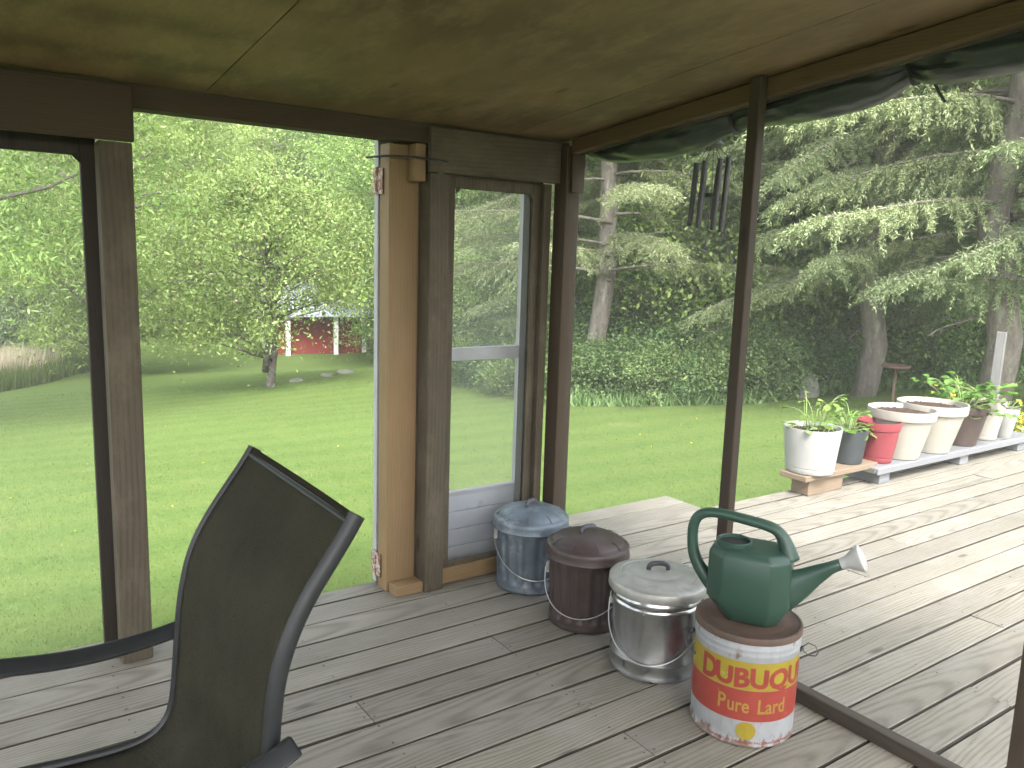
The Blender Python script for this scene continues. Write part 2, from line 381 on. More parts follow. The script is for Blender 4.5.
S.view_settings.exposure = 2.73; S.view_settings.gamma = 1
try: S.view_settings.use_curve_mapping = False
except Exception: pass
cy = S.cycles
cy.max_bounces = 9; cy.diffuse_bounces = 6; cy.glossy_bounces = 3; cy.transmission_bounces = 4; cy.transparent_max_bounces = 24
cy.sample_clamp_indirect = 6; cy.caustics_reflective = False; cy.caustics_refractive = False
cy.use_adaptive_sampling = True; cy.adaptive_threshold = .02
cy.use_denoising = True
try: cy.denoiser = 'OPENIMAGEDENOISE'; cy.denoising_input_passes = 'RGB_ALBEDO_NORMAL'
except Exception: pass

# ------------------------------------------------------------------ ground
def lawn_mat():
    m, nt, out = new_mat('mown_lawn'); co = coords(nt)
    n1 = noise(nt, co, .35, 5, .6); n2 = noise(nt, co, 9, 6, .7); n3 = noise(nt, vmth(nt, 'MULTIPLY', co, (1, 1, 0)), 75, 3, .7)
    c = ramp(nt, n1, [(.3, (.055, .105, .02)), (.7, (.095, .148, .034))])
    c2 = ramp(nt, n2, [(.32, (.045, .09, .017)), (.68, (.12, .175, .046))])
    c = mixc(nt, .5, c, c2)
    c = mixc(nt, mth(nt, 'MULTIPLY', ramp(nt, n3, [(.4, (0, 0, 0)), (.7, (1, 1, 1))]), .3), c, (.16, .215, .06))
    mw = nt.nodes.new('ShaderNodeTexWave'); mw.wave_type = 'BANDS'; mw.bands_direction = 'Y'; mw.inputs['Scale'].default_value = .32; mw.inputs['Distortion'].default_value = 1.6; mw.inputs['Detail'].default_value = 3; mw.inputs['Detail Scale'].default_value = .6
    rt_ = nt.nodes.new('ShaderNodeMapping'); rt_.inputs['Rotation'].default_value = (0, 0, .25); L(nt, co, rt_.inputs['Vector']); L(nt, rt_.outputs[0], mw.inputs['Vector'])
    c = mixc(nt, mth(nt, 'MULTIPLY', mw.outputs['Fac'], .42), c, (.13, .172, .045))
    dn = noise(nt, vmth(nt, 'ADD', co, (5, 9, 0)), 1.1, 5, .65)
    c = mixc(nt, mth(nt, 'MULTIPLY', ramp(nt, dn, [(.58, (0, 0, 0)), (.72, (1, 1, 1))]), .45), c, (.19, .185, .075))
    # leaf litter under the wood
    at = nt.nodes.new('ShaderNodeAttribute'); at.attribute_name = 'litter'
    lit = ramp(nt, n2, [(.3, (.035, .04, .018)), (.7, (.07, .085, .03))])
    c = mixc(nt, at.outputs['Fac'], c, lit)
    b = mth(nt, 'ADD', mth(nt, 'MULTIPLY', n2, .5), n3)
    principled(nt, out, c, .8, 0, b, .7, .03, spec=.2); return m
EDGE = [(-200, 62), (90, 60), (150, 58), (215, 56), (250, 54), (365, 52), (400, 34), (430, 22), (480, 18), (530, 15.5), (570, 14.2), (650, 13.8), (760, 14.2), (830, 15.5), (900, 16), (985, 17), (1100, 17), (1500, 17)]
def edge_dist(X, Y):
    a = np.arctan2(X, Y); ea = [math.atan2(*heading(p)) for p, _ in EDGE]
    return np.interp(a, ea, [d for _, d in EDGE])
r_ = np.concatenate([np.linspace(0, 20, 61), np.linspace(20.8, 80, 75), np.geomspace(84, 1500, 20)])
th = np.radians(np.linspace(-180, 180, 181))[:-1]
vs = [(0, 0, float(ground(0, 0)))]; lit = [0.]
for r in r_[1:]:
    X = r * np.sin(th); Y = r * np.cos(th); Z = ground(X, Y); e = edge_dist(X, Y)
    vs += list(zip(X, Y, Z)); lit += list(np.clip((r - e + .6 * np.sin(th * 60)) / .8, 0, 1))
fs = [(0, 1 + (i + 1) % 180, 1 + i) for i in range(180)]
for k in range(len(r_) - 2):
    for i in range(180):
        j = (i + 1) % 180; a = 1 + k * 180
        fs.append((a + i, a + j, a + 180 + j, a + 180 + i))
me = bpy.data.meshes.new('lawn'); me.from_pydata(vs, [], fs)
at = me.attributes.new('litter', 'FLOAT', 'POINT'); at.data.foreach_set('value', np.array(lit, dtype=np.float32))
lawn = link('lawn', me, lawn_mat(), None, True, 180)
bm = bmesh.new(); bm.from_mesh(me); bmesh.ops.recalc_face_normals(bm, faces=bm.faces)
if sum(f.normal.z for f in bm.faces) < 0: bmesh.ops.reverse_faces(bm, faces=bm.faces)
bm.to_mesh(me); bm.free()
tag(lawn, kind='structure')

def blades(name, px0, px1, d0, d1, n, h, w, mat, lean=.5, dpow=1.0, far=None):
    u = rng.random(n); d = d0 * (d1 / d0) ** (u ** dpow)
    px = px0 + (px1 - px0) * rng.random(n)
    ang = np.interp(px, np.arange(-400, 1500, 20), [math.atan2(*heading(p)) for p in np.arange(-400, 1500, 20)])
    X = d * np.sin(ang); Y = d * np.cos(ang)
    if far is not None:
        keep = far(X, Y, d); X, Y, d = X[keep], Y[keep], d[keep]
    n = len(X); Z = ground(X, Y)
    hh = h * (.5 + rng.random(n)); ww = np.maximum(w, d * .0011) * (.6 + .8 * rng.random(n))
    a = rng.random(n) * 2 * PI; la = rng.random(n) * 2 * PI; le = lean * rng.random(n) * hh
    b = np.stack([X, Y, Z - .01], 1); s = np.stack([np.cos(a), np.sin(a), 0 * a], 1) * ww[:, None] / 2
    t = b + np.stack([np.cos(la) * le, np.sin(la) * le, hh], 1)
    v = np.stack([b - s, b + s, t], 1).reshape(-1, 3)
    return npmesh(name, v, 3, mat)
def on_lawn(X, Y, d): return (d < edge_dist(X, Y) - .3) & ~((Y < 3.1) & (X > -3) & (X < 9)) & ~((Y < 3.42) & (X > 2.4) & (X < 3.6))
g = blades('lawn_grass', -60, 1090, 3.2, 26, 300000, .022, .005, M['blade'], 1.2, 1.0, on_lawn)
tag(g, kind='stuff')

# ------------------------------------------------------------------ deck
def boards(x0, x1, lines, gap, z, joints, thick=.032, xr=None):
    mb = MB(); R = random.Random(5)
    for k in range(len(lines) - 1):
        js = sorted(j for j in joints(k) if x0 < j < x1); cuts = [x0] + js + [x1]
        for a, b in zip(cuts[:-1], cuts[1:]):
            dz = R.uniform(-.002, .002); dy = R.uniform(-.0012, .0012); tl = R.uniform(-.0012, .0012)
            ya, yb = lines[k] + gap / 2 + dy, lines[k + 1] - gap / 2 + dy
            c = .0018; xa, xb = a + .0012, b - .0012
            pr = [(ya, z - thick), (ya, z - c + dz - tl), (ya + c, z + dz - tl), ((ya + yb) / 2, z + dz + R.uniform(-.0012, .0008)), (yb - c, z + dz + tl), (yb, z - c + dz + tl), (yb, z - thick)]
            mb.loft([[(xa, y, zz) for y, zz in pr], [(xb, y, zz) for y, zz in pr]])
    return mb
PITCH = .1453
lines = [1.0494 + PITCH * k for k in range(-17, 14)] + [3.052]
K0 = 17
# (read from the photograph: joints sit over joists .61 m apart)
fixed = {K0 + 10: [5.85], K0 + 9: [-.3, 4.63], K0 + 8: [1.583, 5.24], K0 + 7: [.972, 4.02], K0 + 6: [3.41, -.86], K0 + 5: [1.587, 5.24], K0 + 4: [.980, 4.63], K0 + 3: [1.59, 6.46], K0 + 2: [3.41, 1.262], K0 + 1: [4.63, -.2], K0 + 0: [2.8], K0 + 11: [3.41, 7.0], K0 + 12: [4.02], K0 + 13: [6.46]}
jr = random.Random(3)
def joints(k):
    return fixed.get(k, [.97 + .61 * jr.randint(-3, 10), ])
dk = boards(-2.6, 9.2, lines, .0115, 0, joints)
deck = dk.build('deck', M['deck']); tag(deck, kind='structure')
M['deckedge'] = wood('gap_shade_board_edge', (.07, .06, .045), (.035, .03, .022), 'X', .85, 20, .1, (.03, .03, .02), .4)  # dark side faces: shade of the board gaps put into the colour
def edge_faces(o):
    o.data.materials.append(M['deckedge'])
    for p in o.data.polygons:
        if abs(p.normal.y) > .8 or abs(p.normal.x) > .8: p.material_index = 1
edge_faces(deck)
nl = MB(); R = random.Random(9)
for k in range(len(lines) - 1):
    for j in range(-4, 14):
        x = .97 + .61 * j + R.uniform(-.012, .012)
        cuts = [c for c in fixed.get(k, []) if abs(c - x) < .05]
        for xx in ([cuts[0] - .016, cuts[0] + .016] if cuts else [x]):
            for q in (.22, .78):
                y = lines[k] + PITCH * q + R.uniform(-.01, .01)
                if y > 3.03: continue
                r = R.uniform(.0028, .0045); n = 8
                nl.lathe([(r, .0005), (r * .7, .0016), (.0001, .0018)], n, (xx + R.uniform(-.004, .004), y, .0012))
o = nl.build('nail_heads', M['darkmetal'], deck)
fr = MB(); fr.box(-2.6, 9.2, 3.012, 3.05, -.24, -.034)
for j in range(-5, 14): fr.box(.97 + .61 * j - .019, .97 + .61 * j + .019, -1.4, 3.01, -.24, -.034)
fr.build('joist', M['greyX'], deck)
# landing step beyond the porch corner
st = boards(2.43, 3.545, [3.062, 3.222, 3.375], .006, -.012, lambda k: [])
stp = st.build('deck_step', M['deck']); tag(stp, kind='structure')
MB().box(2.45, 3.53, 3.08, 3.36, -.46, -.046).build('step_riser', M['greyX'], stp)

# ------------------------------------------------------------------ porch
porch = thing('screened_porch', 'old timber screened porch with plywood ceiling and grey posts, framing the whole view', 'porch')
def wbox(name, x0, x1, y0, y1, z0, z1, mat, parent=porch, bevel=.003, slope=None):
    return MB().box(x0, x1, y0, y1, z0, z1, slope=slope).build(name, mat, parent, bevel=bevel)
cz = lambda Y: 1.92 + .095 * (2.83 - Y)
sl_ = lambda x, y: .095 * (2.83 - y)
ce = MB()
for a, b in ((-1.48, -.505), (-.5, .7125), (.7165, 1.9285), (1.9325, 2.30)):
    for ya, yb in ((-1.0, .398), (.402, 2.84)):
        ce.box(a, b, ya, yb, 1.92, 1.932, slope=sl_)
R = random.Random(4)
for sx in (.7145 - .02, .7145 + .02, 1.9305 - .02, 1.9305 + .02, 1.3, .1):
    for t in range(12):
        y = -.6 + t * .3 + R.uniform(-.05, .05); x = sx + R.uniform(-.006, .006)
        ce.lathe([(.004, -.0012), (.0005, -.0022)], 8, (x, y, cz(y)))
ce.build('ceiling', M['ply'], porch)
wbox('roof', -1.62, 2.46, -1.15, 3.06, 1.965, 2.09, M['shingle'], slope=sl_)
wbox('unseen_back_wall', -1.6, 2.3, -1.14, -1.02, .0, .9, M['siding'])  # unseen wall, added low and open above so daylight reaches the deck
for x in (-1.6, .2, 2.16): wbox('post', x, x + .09, -1.13, -1.03, .902, 2.28, M['greyZ'])
wbox('unseen_end_wall', -1.6, -1.5, -1.0, 2.88, .0, .7, M['siding'])  # unseen, cut low to let more daylight in from the end
for y in (-.95, .9, 2.79): wbox('post', -1.59, -1.5, y, y + .085, .705, 1.955, M['greyZ'])
# left wall, along X at Y = 2.83
wbox('top_plate', -1.48, 2.25, 2.842, 2.93, 1.845, 1.918, M['oldX'])
wbox('header_board', -1.48, .491, 2.812, 2.84, 1.737, 1.906, M['oldX'])
wbox('header_board', 1.545, 2.183, 2.812, 2.84, 1.737, 1.906, M['greyX'])
wbox('post', .39, .487, 2.83, 2.915, .0, 1.735, M['greyZ'])
wbox('post', 1.556, 1.645, 2.83, 2.915, .0, 1.735, M['greyZ'])
wbox('post', -1.2, -1.11, 2.83, 2.915, .0, 1.735, M['greyZ'])
wbox('corner_post', 2.186, 2.262, 2.775, 2.86, .0, 1.895, M['oldZ'])
wbox('corner_block', 2.205, 2.275, 2.76, 2.774, 1.70, 1.895, M['oldZ'])
wbox('jamb_strip', 2.13, 2.168, 2.85, 2.93, .0, 1.735, M['greyZ'])
wbox('jamb_strip', 2.088, 2.122, 2.895, 2.95, .0, 1.735, M['dark'])
wbox('jamb_strip', 2.14, 2.185, 2.935, 2.985, .0, 1.842, M['dark'])
wbox('pine_board', 1.42, 1.552, 2.918, 3.0, .0, 1.842, M['newZ'])
wbox('stop_block', 1.498, 1.543, 2.846, 2.915, 1.70, 1.842, M['newZ'])
wbox('door_jamb', 1.554, 1.64, 2.92, 2.998, .0, 1.842, M['greyZ'])
# hook rod that ties the open door back
MB().tube([(1.375, 3.03, 1.79), (1.405, 2.915, 1.79), (1.43, 2.895, 1.79), (1.49, 2.838, 1.787), (1.55, 2.806, 1.782), (1.615, 2.806, 1.776)], .0045, 6).build('hook_rod', M['darkmetal'], porch, True)
# fixed screen panel right of the doorway
def screen_panel(x0, x1, z0, z1, y, fw, mat_f, sm, gus=True, bot=None):
    p = bpy.data.objects.new('screen_panel', None); C.objects.link(p); p.parent = porch
    fb = MB(); b = bot or fw
    fb.box(x0 - fw, x0, y - .016, y + .016, z0 - b, z1 + .14); fb.box(x1, x1 + fw, y - .016, y + .016, z0 - b, z1 + .14)
    fb.box(x0 + .001, x1 - .001, y - .015, y + .015, z1, z1 + .14); fb.box(x0 + .001, x1 - .001, y - .015, y + .015, z0 - b, z0)
    if gus:
        for sx, xx in ((1, x0), (-1, x1)):
            a = [(xx, y - .021, z1 - .028), (xx + sx * .028, y - .021, z1), (xx, y - .021, z1 + .001)]
            fb.loft([a, [(q[0], y - .0165, q[2]) for q in a]])
    fb.build('frame', mat_f, p, bevel=.002)
    me = MB().add([(x0, y, z0), (x1, y, z0), (x1, y, z1), (x0, y, z1)], [(0, 1, 2, 3)])
    me.build('mesh', sm, p)
    return p
screen_panel(-1.06, .352, .014, 1.695, 2.955, .045, M['dark'], M['screen'], bot=.012)
screen_panel(1.70, 2.092, .085, 1.69, 2.90, .042, M['greyZ'], M['screen_old'], bot=.078)
wbox('screen_sill', 1.648, 2.085, 2.862, 2.878, .003, .072, M['newX'])
# the screen door, folded right back against the outside of the wall
dr = bpy.data.objects.new('screen_door', None); C.objects.link(dr); dr.parent = porch; dr['label'] = 'open white screen door with grey kick panel, folded back outside'
d0, d1, dy = 1.425, 2.235, 3.03
fb = MB()
fb.box(d0, d0 + .085, dy, dy + .034, .004, 1.875); fb.box(d1 - .085, d1, dy, dy + .034, .004, 1.875)
fb.box(d0 + .086, d1 - .086, dy + .001, dy + .033, 1.79, 1.875); fb.box(d0 + .086, d1 - .086, dy + .001, dy + .033, .955, 1.012)
fb.box(d0 + .086, d1 - .086, dy + .001, dy + .033, .335, .352); fb.box(d0 + .086, d1 - .086, dy + .001, dy + .033, .004, .09)
fb.build('frame', M['whitedoor'], dr, bevel=.002)
kb = MB()
for a, b in ((.092, .172), (.1745, .256), (.2585, .333)): kb.box(d0 + .087, d1 - .087, dy + .006, dy + .026, a, b)
kb.build('kick_panel', M['kick'], dr, bevel=.002)
MB().add([(d0 + .08, dy + .017, .35), (d1 - .08, dy + .017, .35), (d1 - .08, dy + .017, .956), (d0 + .08, dy + .017, .956),
          (d0 + .08, dy + .017, 1.01), (d1 - .08, dy + .017, 1.01), (d1 - .08, dy + .017, 1.792), (d0 + .08, dy + .017, 1.792)], [(0, 1, 2, 3), (4, 5, 6, 7)]).build('mesh', M['screen'], dr)
for z in (.10, 1.70):
    hb = MB(); hb.lathe([(.0075, -.055), (.0075, .055)], 12, (1.411, 3.012, z)); hb.box(1.4125, 1.4155, 2.966, 3.006, z - .05, z + .05)
    hb.box(1.4155, 1.4185, 3.018, 3.06, z - .05, z + .05)
    for q in (-.03, 0, .03): hb.lathe([(.005, -.002), (.003, .002)], 8, (1.4125, 2.985, z + q))
    hb.build('hinge', M['hinge'], dr, True)
# right wall, along Y at X = 2.2
wbox('beam', 2.202, 2.242, -1.0, 2.772, 1.857, 1.916, M['oldY'], slope=sl_)
bs = MB().box(2.243, 2.252, -1.0, 2.772, 1.851, 1.914, slope=sl_).build('fascia_strip', M['greyY'], porch)
for y0, y1 in ((1.764, 1.809), (.765, .808)):
    vs = [(x, y, z) for z in (.05,) for y in (y0, y1) for x in (2.164, 2.2005)] + [(x, y, cz(y) - .001) for y in (y0, y1) for x in (2.164, 2.2005)]
    MB().add(vs, [(0, 2, 3, 1), (4, 5, 7, 6), (0, 1, 5, 4), (2, 6, 7, 3), (0, 4, 6, 2), (1, 3, 7, 5)]).build('post', M['post'], porch, bevel=.003)
wbox('sill', 2.196, 2.238, -1.0, 2.772, .001, .049, M['sill'])
MB().box(2.16, 2.1955, 1.764, 1.809, .001, .0495).build('post_foot', M['post'], porch)
MB().box(2.16, 2.1955, .765, .808, .001, .0495).build('post_foot', M['post'], porch)
MB().add([(2.222, -1, .049), (2.222, 2.77, .049), (2.222, 2.77, cz(2.77) - .06), (2.222, -1, cz(-1) - .06)], [(0, 1, 2, 3)]).build('side_screen', M['screen'], porch)

# ------------------------------------------------------------------ loose block by the pine board
wb = MB().box(1.43, 1.556, 2.842, 2.914, .0, .045).build('wood_block', M['newX'], bevel=.003)
tag(wb, 'short offcut of pale lumber lying at the foot of the yellow pine board', 'wood block')

# ------------------------------------------------------------------ rolled tarpaulin under the eave
tarp = thing('tarpaulin', 'dark green tarpaulin rolled up and tied along the top of the right-hand screen', 'tarpaulin', (2.3, 1.8, 1.9))
sec = [(2.80, 1.885), (2.73, 1.845), (2.62, 1.822), (2.45, 1.818), (2.30, 1.820), (2.17, 1.838), (2.06, 1.872), (1.98, 1.889), (1.90, 1.890), (1.84, 1.889), (1.72, 1.886), (1.62, 1.888), (1.52, 1.897), (1.44, 1.914), (1.385, 1.942), (1.345, 1.962), (1.31, 1.945), (1.26, 1.936), (1.15, 1.936), (1.0, 1.94), (.8, 1.95), (.5, 1.975), (.1, 2.01), (-.6, 2.08)]
ys = np.array([s[0] for s in sec])[::-1]; zs = np.array([s[1] for s in sec])[::-1]
rings = []; nr = 40; yy = np.linspace(-.6, 2.80, 200)
for y in yy:
    zb = float(np.interp(y, ys, zs)); zt = cz(y) - .02
    pin = min(abs(y - 1.345), abs(y - 1.99)); pw = 1 - .55 * math.exp(-(pin / .06) ** 2)
    hgt = (zt - zb) / 2; wx = .058 * pw + .012; cx = 2.325
    ring = []
    for i in range(nr):
        a = 2 * PI * i / nr
        wr = 1 + .13 * math.sin(3 * a + y * 9) * math.sin(y * 17 + a) + .08 * math.sin(9 * a + 4 * math.sin(y * 5)) + .06 * math.sin(y * 41 + 5 * a) + .05 * math.sin(y * 23 - 7 * a) * math.sin(y * 6) + .10 * math.exp(-(pin / .10) ** 2) * math.sin(11 * a)
        ring.append((cx - 2.3 + math.cos(a) * wx * wr, y - 1.8, (zt + zb) / 2 + math.sin(a) * hgt * (1 if math.sin(a) > 0 else min(1.0, wr * .3 + .7)) - 1.9))
    rings.append(ring)
MB().loft(rings).build('roll', M['tarp'], tarp, True, angle=60)
for y, zb in ((1.345, 1.962), (1.985, 1.889)):
    zt = cz(y) - .02; pts = []
    for i in range(25):
        a = 2 * PI * i / 24; pts.append((.025 + math.cos(a) * .047, y - 1.8 + .004 * math.sin(3 * a), (zt + zb) / 2 - 1.9 + math.sin(a) * ((zt - zb) / 2 + .004)))
    MB().tube(pts, .006, 6, flat=(1.8, .5)).build('tie_cord', M['black'], tarp, True)
MB().tube([(.02, 1.285 - 1.8, 1.95 - 1.9), (.035, 1.275 - 1.8, 1.92 - 1.9), (.05, 1.262 - 1.8, 1.893 - 1.9)], .008, 6, flat=(1, .4)).build('loose_strap', M['black'], tarp, True)

# ------------------------------------------------------------------ wind chime
cc = Vector((2.405, 2.16, 1.865))
ch = thing('wind_chime', 'dark tubular wind chime hanging outside the screen under the rolled tarpaulin', 'wind chime', cc)
sx, sy = .82, -.57
MB().lathe([(.001, .026), (.018, .022), (.034, .008), (.04, 0), (.038, -.008), (.001, -.008)], 28).build('top_cap', M['chime'], ch, True)
tubes = [(-.085, .0, -.07, -.305), (-.06, .03, -.065, -.31), (-.045, -.032, -.075, -.31), (-.002, .03, -.055, -.32), (.008, -.03, -.08, -.28), (.036, .0, -.045, -.325)]
for k, (a, b, z0, z1) in enumerate(tubes):
    tb = MB(); x = (a + .025) * sx - b * .57; y = (a + .025) * sy - b * .82
    sw = -.012
    top = Vector((x, y, z0)); bot = Vector((x + sw * sx, y + sw * sy, z1))
    tb.tube([top, bot], .0105, 14, cap=False); tb.tube([top, bot], .0088, 14, cap=False)
    o = tb.build('chime_tube', M['chime'], ch, True)
    MB().tube([top - Vector((0, 0, .004)), (x * .35, y * .35, -.008)], .0012, 4).build('cord', M['black'], ch)
MB().lathe([(.03, -.008), (.033, 0), (.03, .008)], 24, (.004, -.003, -.19)).build('clapper', M['chime'], ch, True)
MB().tube([(0, 0, -.008), (.004, -.003, -.19), (-.004, .004, -.36)], .0012, 4).build('centre_string', M['black'], ch)
MB().box(-.010, .002, -.002, .002, -.385, -.36).build('wind_sail', M['darkmetal'], ch, bevel=.001)
MB().tube([(0, 0, .026), (0, 0, .22)], .0015, 4).build('hanging_cord', M['black'], ch)

# ------------------------------------------------------------------ sling chair
chair = thing('patio_chair', 'high-backed dark sling patio chair standing in the foreground, seen over its curved back', 'chair', (.366, 1.43, .012))
def cp(pts): return [(x - .35 - .022 * max(0, min(1, (.92 - z) / .2)), z) for x, z in pts]
near = cp([(.497, .985), (.486, .965), (.452, .915), (.418, .86), (.394, .80), (.380, .735), (.374, .67), (.370, .61), (.364, .55), (.372, .47), (.345, .415), (.29, .385), (.20, .378), (.10, .388), (0, .40), (-.05, .395), (-.08, .365)])
far = cp([(.482, .992), (.474, .975), (.430, .915), (.388, .845), (.364, .783), (.350, .687), (.344, .62), (.339, .568), (.331, .475), (.318, .415), (.283, .39), (.222, .383), (.124, .388), (.04, .395), (-.06, .405), (-.11, .40), (-.14, .37)])
def smooth_path(P, n=64):
    P = np.array(P); d = np.r_[0, np.cumsum(np.hypot(*np.diff(P, axis=0).T))]; t = np.linspace(0, d[-1], n)
    x = np.interp(t, d, P[:, 0]); z = np.interp(t, d, P[:, 1])
    k = np.array([1, 2, 3, 2, 1]) / 9
    for _ in range(2):
        xs = np.convolve(np.pad(x, 2, mode='edge'), k, 'valid'); zz = np.convolve(np.pad(z, 2, mode='edge'), k, 'valid')
        xs[[0, -1]] = x[[0, -1]]; zz[[0, -1]] = z[[0, -1]]; x, z = xs, zz
    return np.stack([x, z], 1)
NP_, FP_ = smooth_path(near), smooth_path(far)
yn, yf = 1.185 - 1.43, 1.675 - 1.43
ringsA = []; mcol = 17
vs = []; 
for s_ in (0, 1):
    for k in range(64):
        for j in range(mcol):
            t = j / (mcol - 1); x = NP_[k, 0] * (1 - t) + FP_[k, 0] * t; z = NP_[k, 1] * (1 - t) + FP_[k, 1] * t
            sag = .012 * math.sin(PI * t); tx = NP_[min(k + 1, 63)] - NP_[max(k - 1, 0)]; tn = np.array([-tx[1], tx[0]]) / (np.hypot(*tx) + 1e-9)
            vs.append((x - tn[0] * (sag + .003 * s_) * -1, yn + (yf - yn) * t, z - tn[1] * (sag + .003 * s_) * -1))
fs = []
n1 = 64 * mcol
for s_ in (0, 1):
    for k in range(63):
        for j in range(mcol - 1):
            a = s_ * n1 + k * mcol + j; q = (a, a + 1, a + mcol + 1, a + mcol); fs.append(q if s_ else q[::-1])
for k in range(63):
    for j in (0, mcol - 1):
        a = k * mcol + j; fs.append((a, a + mcol, a + mcol + n1, a + n1))
for j in range(mcol - 1):
    for k in (0, 63):
        a = k * mcol + j; fs.append((a, a + 1, a + 1 + n1, a + n1))
def sling_mat():
    m, nt, out = new_mat('open_weave_sling'); co = coords(nt)
    a = nt.nodes.new('ShaderNodeTexWave'); a.wave_type = 'BANDS'; a.bands_direction = 'Y'; a.inputs['Scale'].default_value = 110; L(nt, co, a.inputs['Vector'])
    b = nt.nodes.new('ShaderNodeTexWave'); b.wave_type = 'BANDS'; b.bands_direction = 'Z'; b.inputs['Scale'].default_value = 110; L(nt, co, b.inputs['Vector'])
    w = mth(nt, 'MULTIPLY', a.outputs['Fac'], b.outputs['Fac'])
    n = noise(nt, co, 6, 5, .65)
    c = ramp(nt, n, [(.3, (.017, .016, .010)), (.7, (.032, .030, .018))])
    p = nt.nodes.new('ShaderNodeBsdfPrincipled'); p.inputs['Roughness'].default_value = .8; p.inputs['Specular IOR Level'].default_value = .15; L(nt, c, p.inputs['Base Color'])
    bu = nt.nodes.new('ShaderNodeBump'); bu.inputs['Strength'].default_value = .35; bu.inputs['Distance'].default_value = .002; L(nt, w, bu.inputs['Height']); L(nt, bu.outputs[0], p.inputs['Normal'])
    tr = nt.nodes.new('ShaderNodeBsdfTransparent')
    hl = nt.nodes.new('ShaderNodeTexVoronoi'); hl.inputs['Scale'].default_value = 210; L(nt, co, hl.inputs['Vector'])
    n2 = noise(nt, co, 14, 3, .6)
    hole = mth(nt, 'MULTIPLY', mth(nt, 'LESS_THAN', hl.outputs['Distance'], .24), mth(nt, 'MULTIPLY', ramp(nt, n2, [(.44, (0, 0, 0)), (.6, (1, 1, 1))]), .7))
    mx = nt.nodes.new('ShaderNodeMixShader'); L(nt, hole, mx.inputs[0]); L(nt, p.outputs[0], mx.inputs[1]); L(nt, tr.outputs[0], mx.inputs[2]); L(nt, mx.outputs[0], out.inputs[0])
    return m
MB().add(vs, fs).build('sling', sling_mat(), chair, True, angle=180)
for P_, y, s_ in ((NP_, yn - .012, -1), (FP_, yf + .012, 1)):
    rb = MB().tube([(x + .008, y - s_ * .008, z - .005) for x, z in P_], .0115, 12, flat=(1, 1.3))
    rb.build('side_rail', M['frame'], chair, True)
MB().tube([(NP_[1, 0] + .006, yn - .01, NP_[1, 1] + .0), (FP_[1, 0] + .006, yf + .008, FP_[1, 1] + .0)], .006, 10).build('top_hem', M['frame'], chair, True)
for y, ys_, arm in ((yn - .045, -1, [(.034, .632), (.0, .612), (-.055, .598), (-.10, .588), (-.17, .583), (-.24, .585), (-.31, .593), (-.38, .604), (-.45, .608), (-.48, .595)]),
               (yf + .045, 1, [(.02, .606), (-.005, .600), (-.055, .590), (-.095, .586), (-.133, .583), (-.17, .581), (-.206, .581), (-.24, .584), (-.276, .587), (-.309, .592), (-.342, .598), (-.42, .608), (-.46, .608), (-.48, .595)])):
    pts = smooth_path(arm, 26)
    MB().tube([(x, y, z) for x, z in pts], .0135, 4, flat=(2.4, 1.5)).build('armrest', M['frame'], chair, True, bevel=.005, seg=3)
    lg = MB().tube([(-.42, y, .585), (-.40, y, .40), (-.43, y, .02), (-.43, y, 0)], .013, 12); lg.build('leg', M['frame'], chair, True)
    lg = MB().tube([(-.01, y, .585), (.0, y, .36), (.10, y, .02), (.10, y, 0)], .013, 12); lg.build('leg', M['frame'], chair, True)
MB().tube([(.02, yn - .045, .36), (.02, yf + .045, .36)], .012, 10).build('cross_bar', M['frame'], chair, True)
MB().tube([(-.40, yn - .045, .37), (-.40, yf + .045, .37)], .012, 10).build('cross_bar', M['frame'], chair, True)

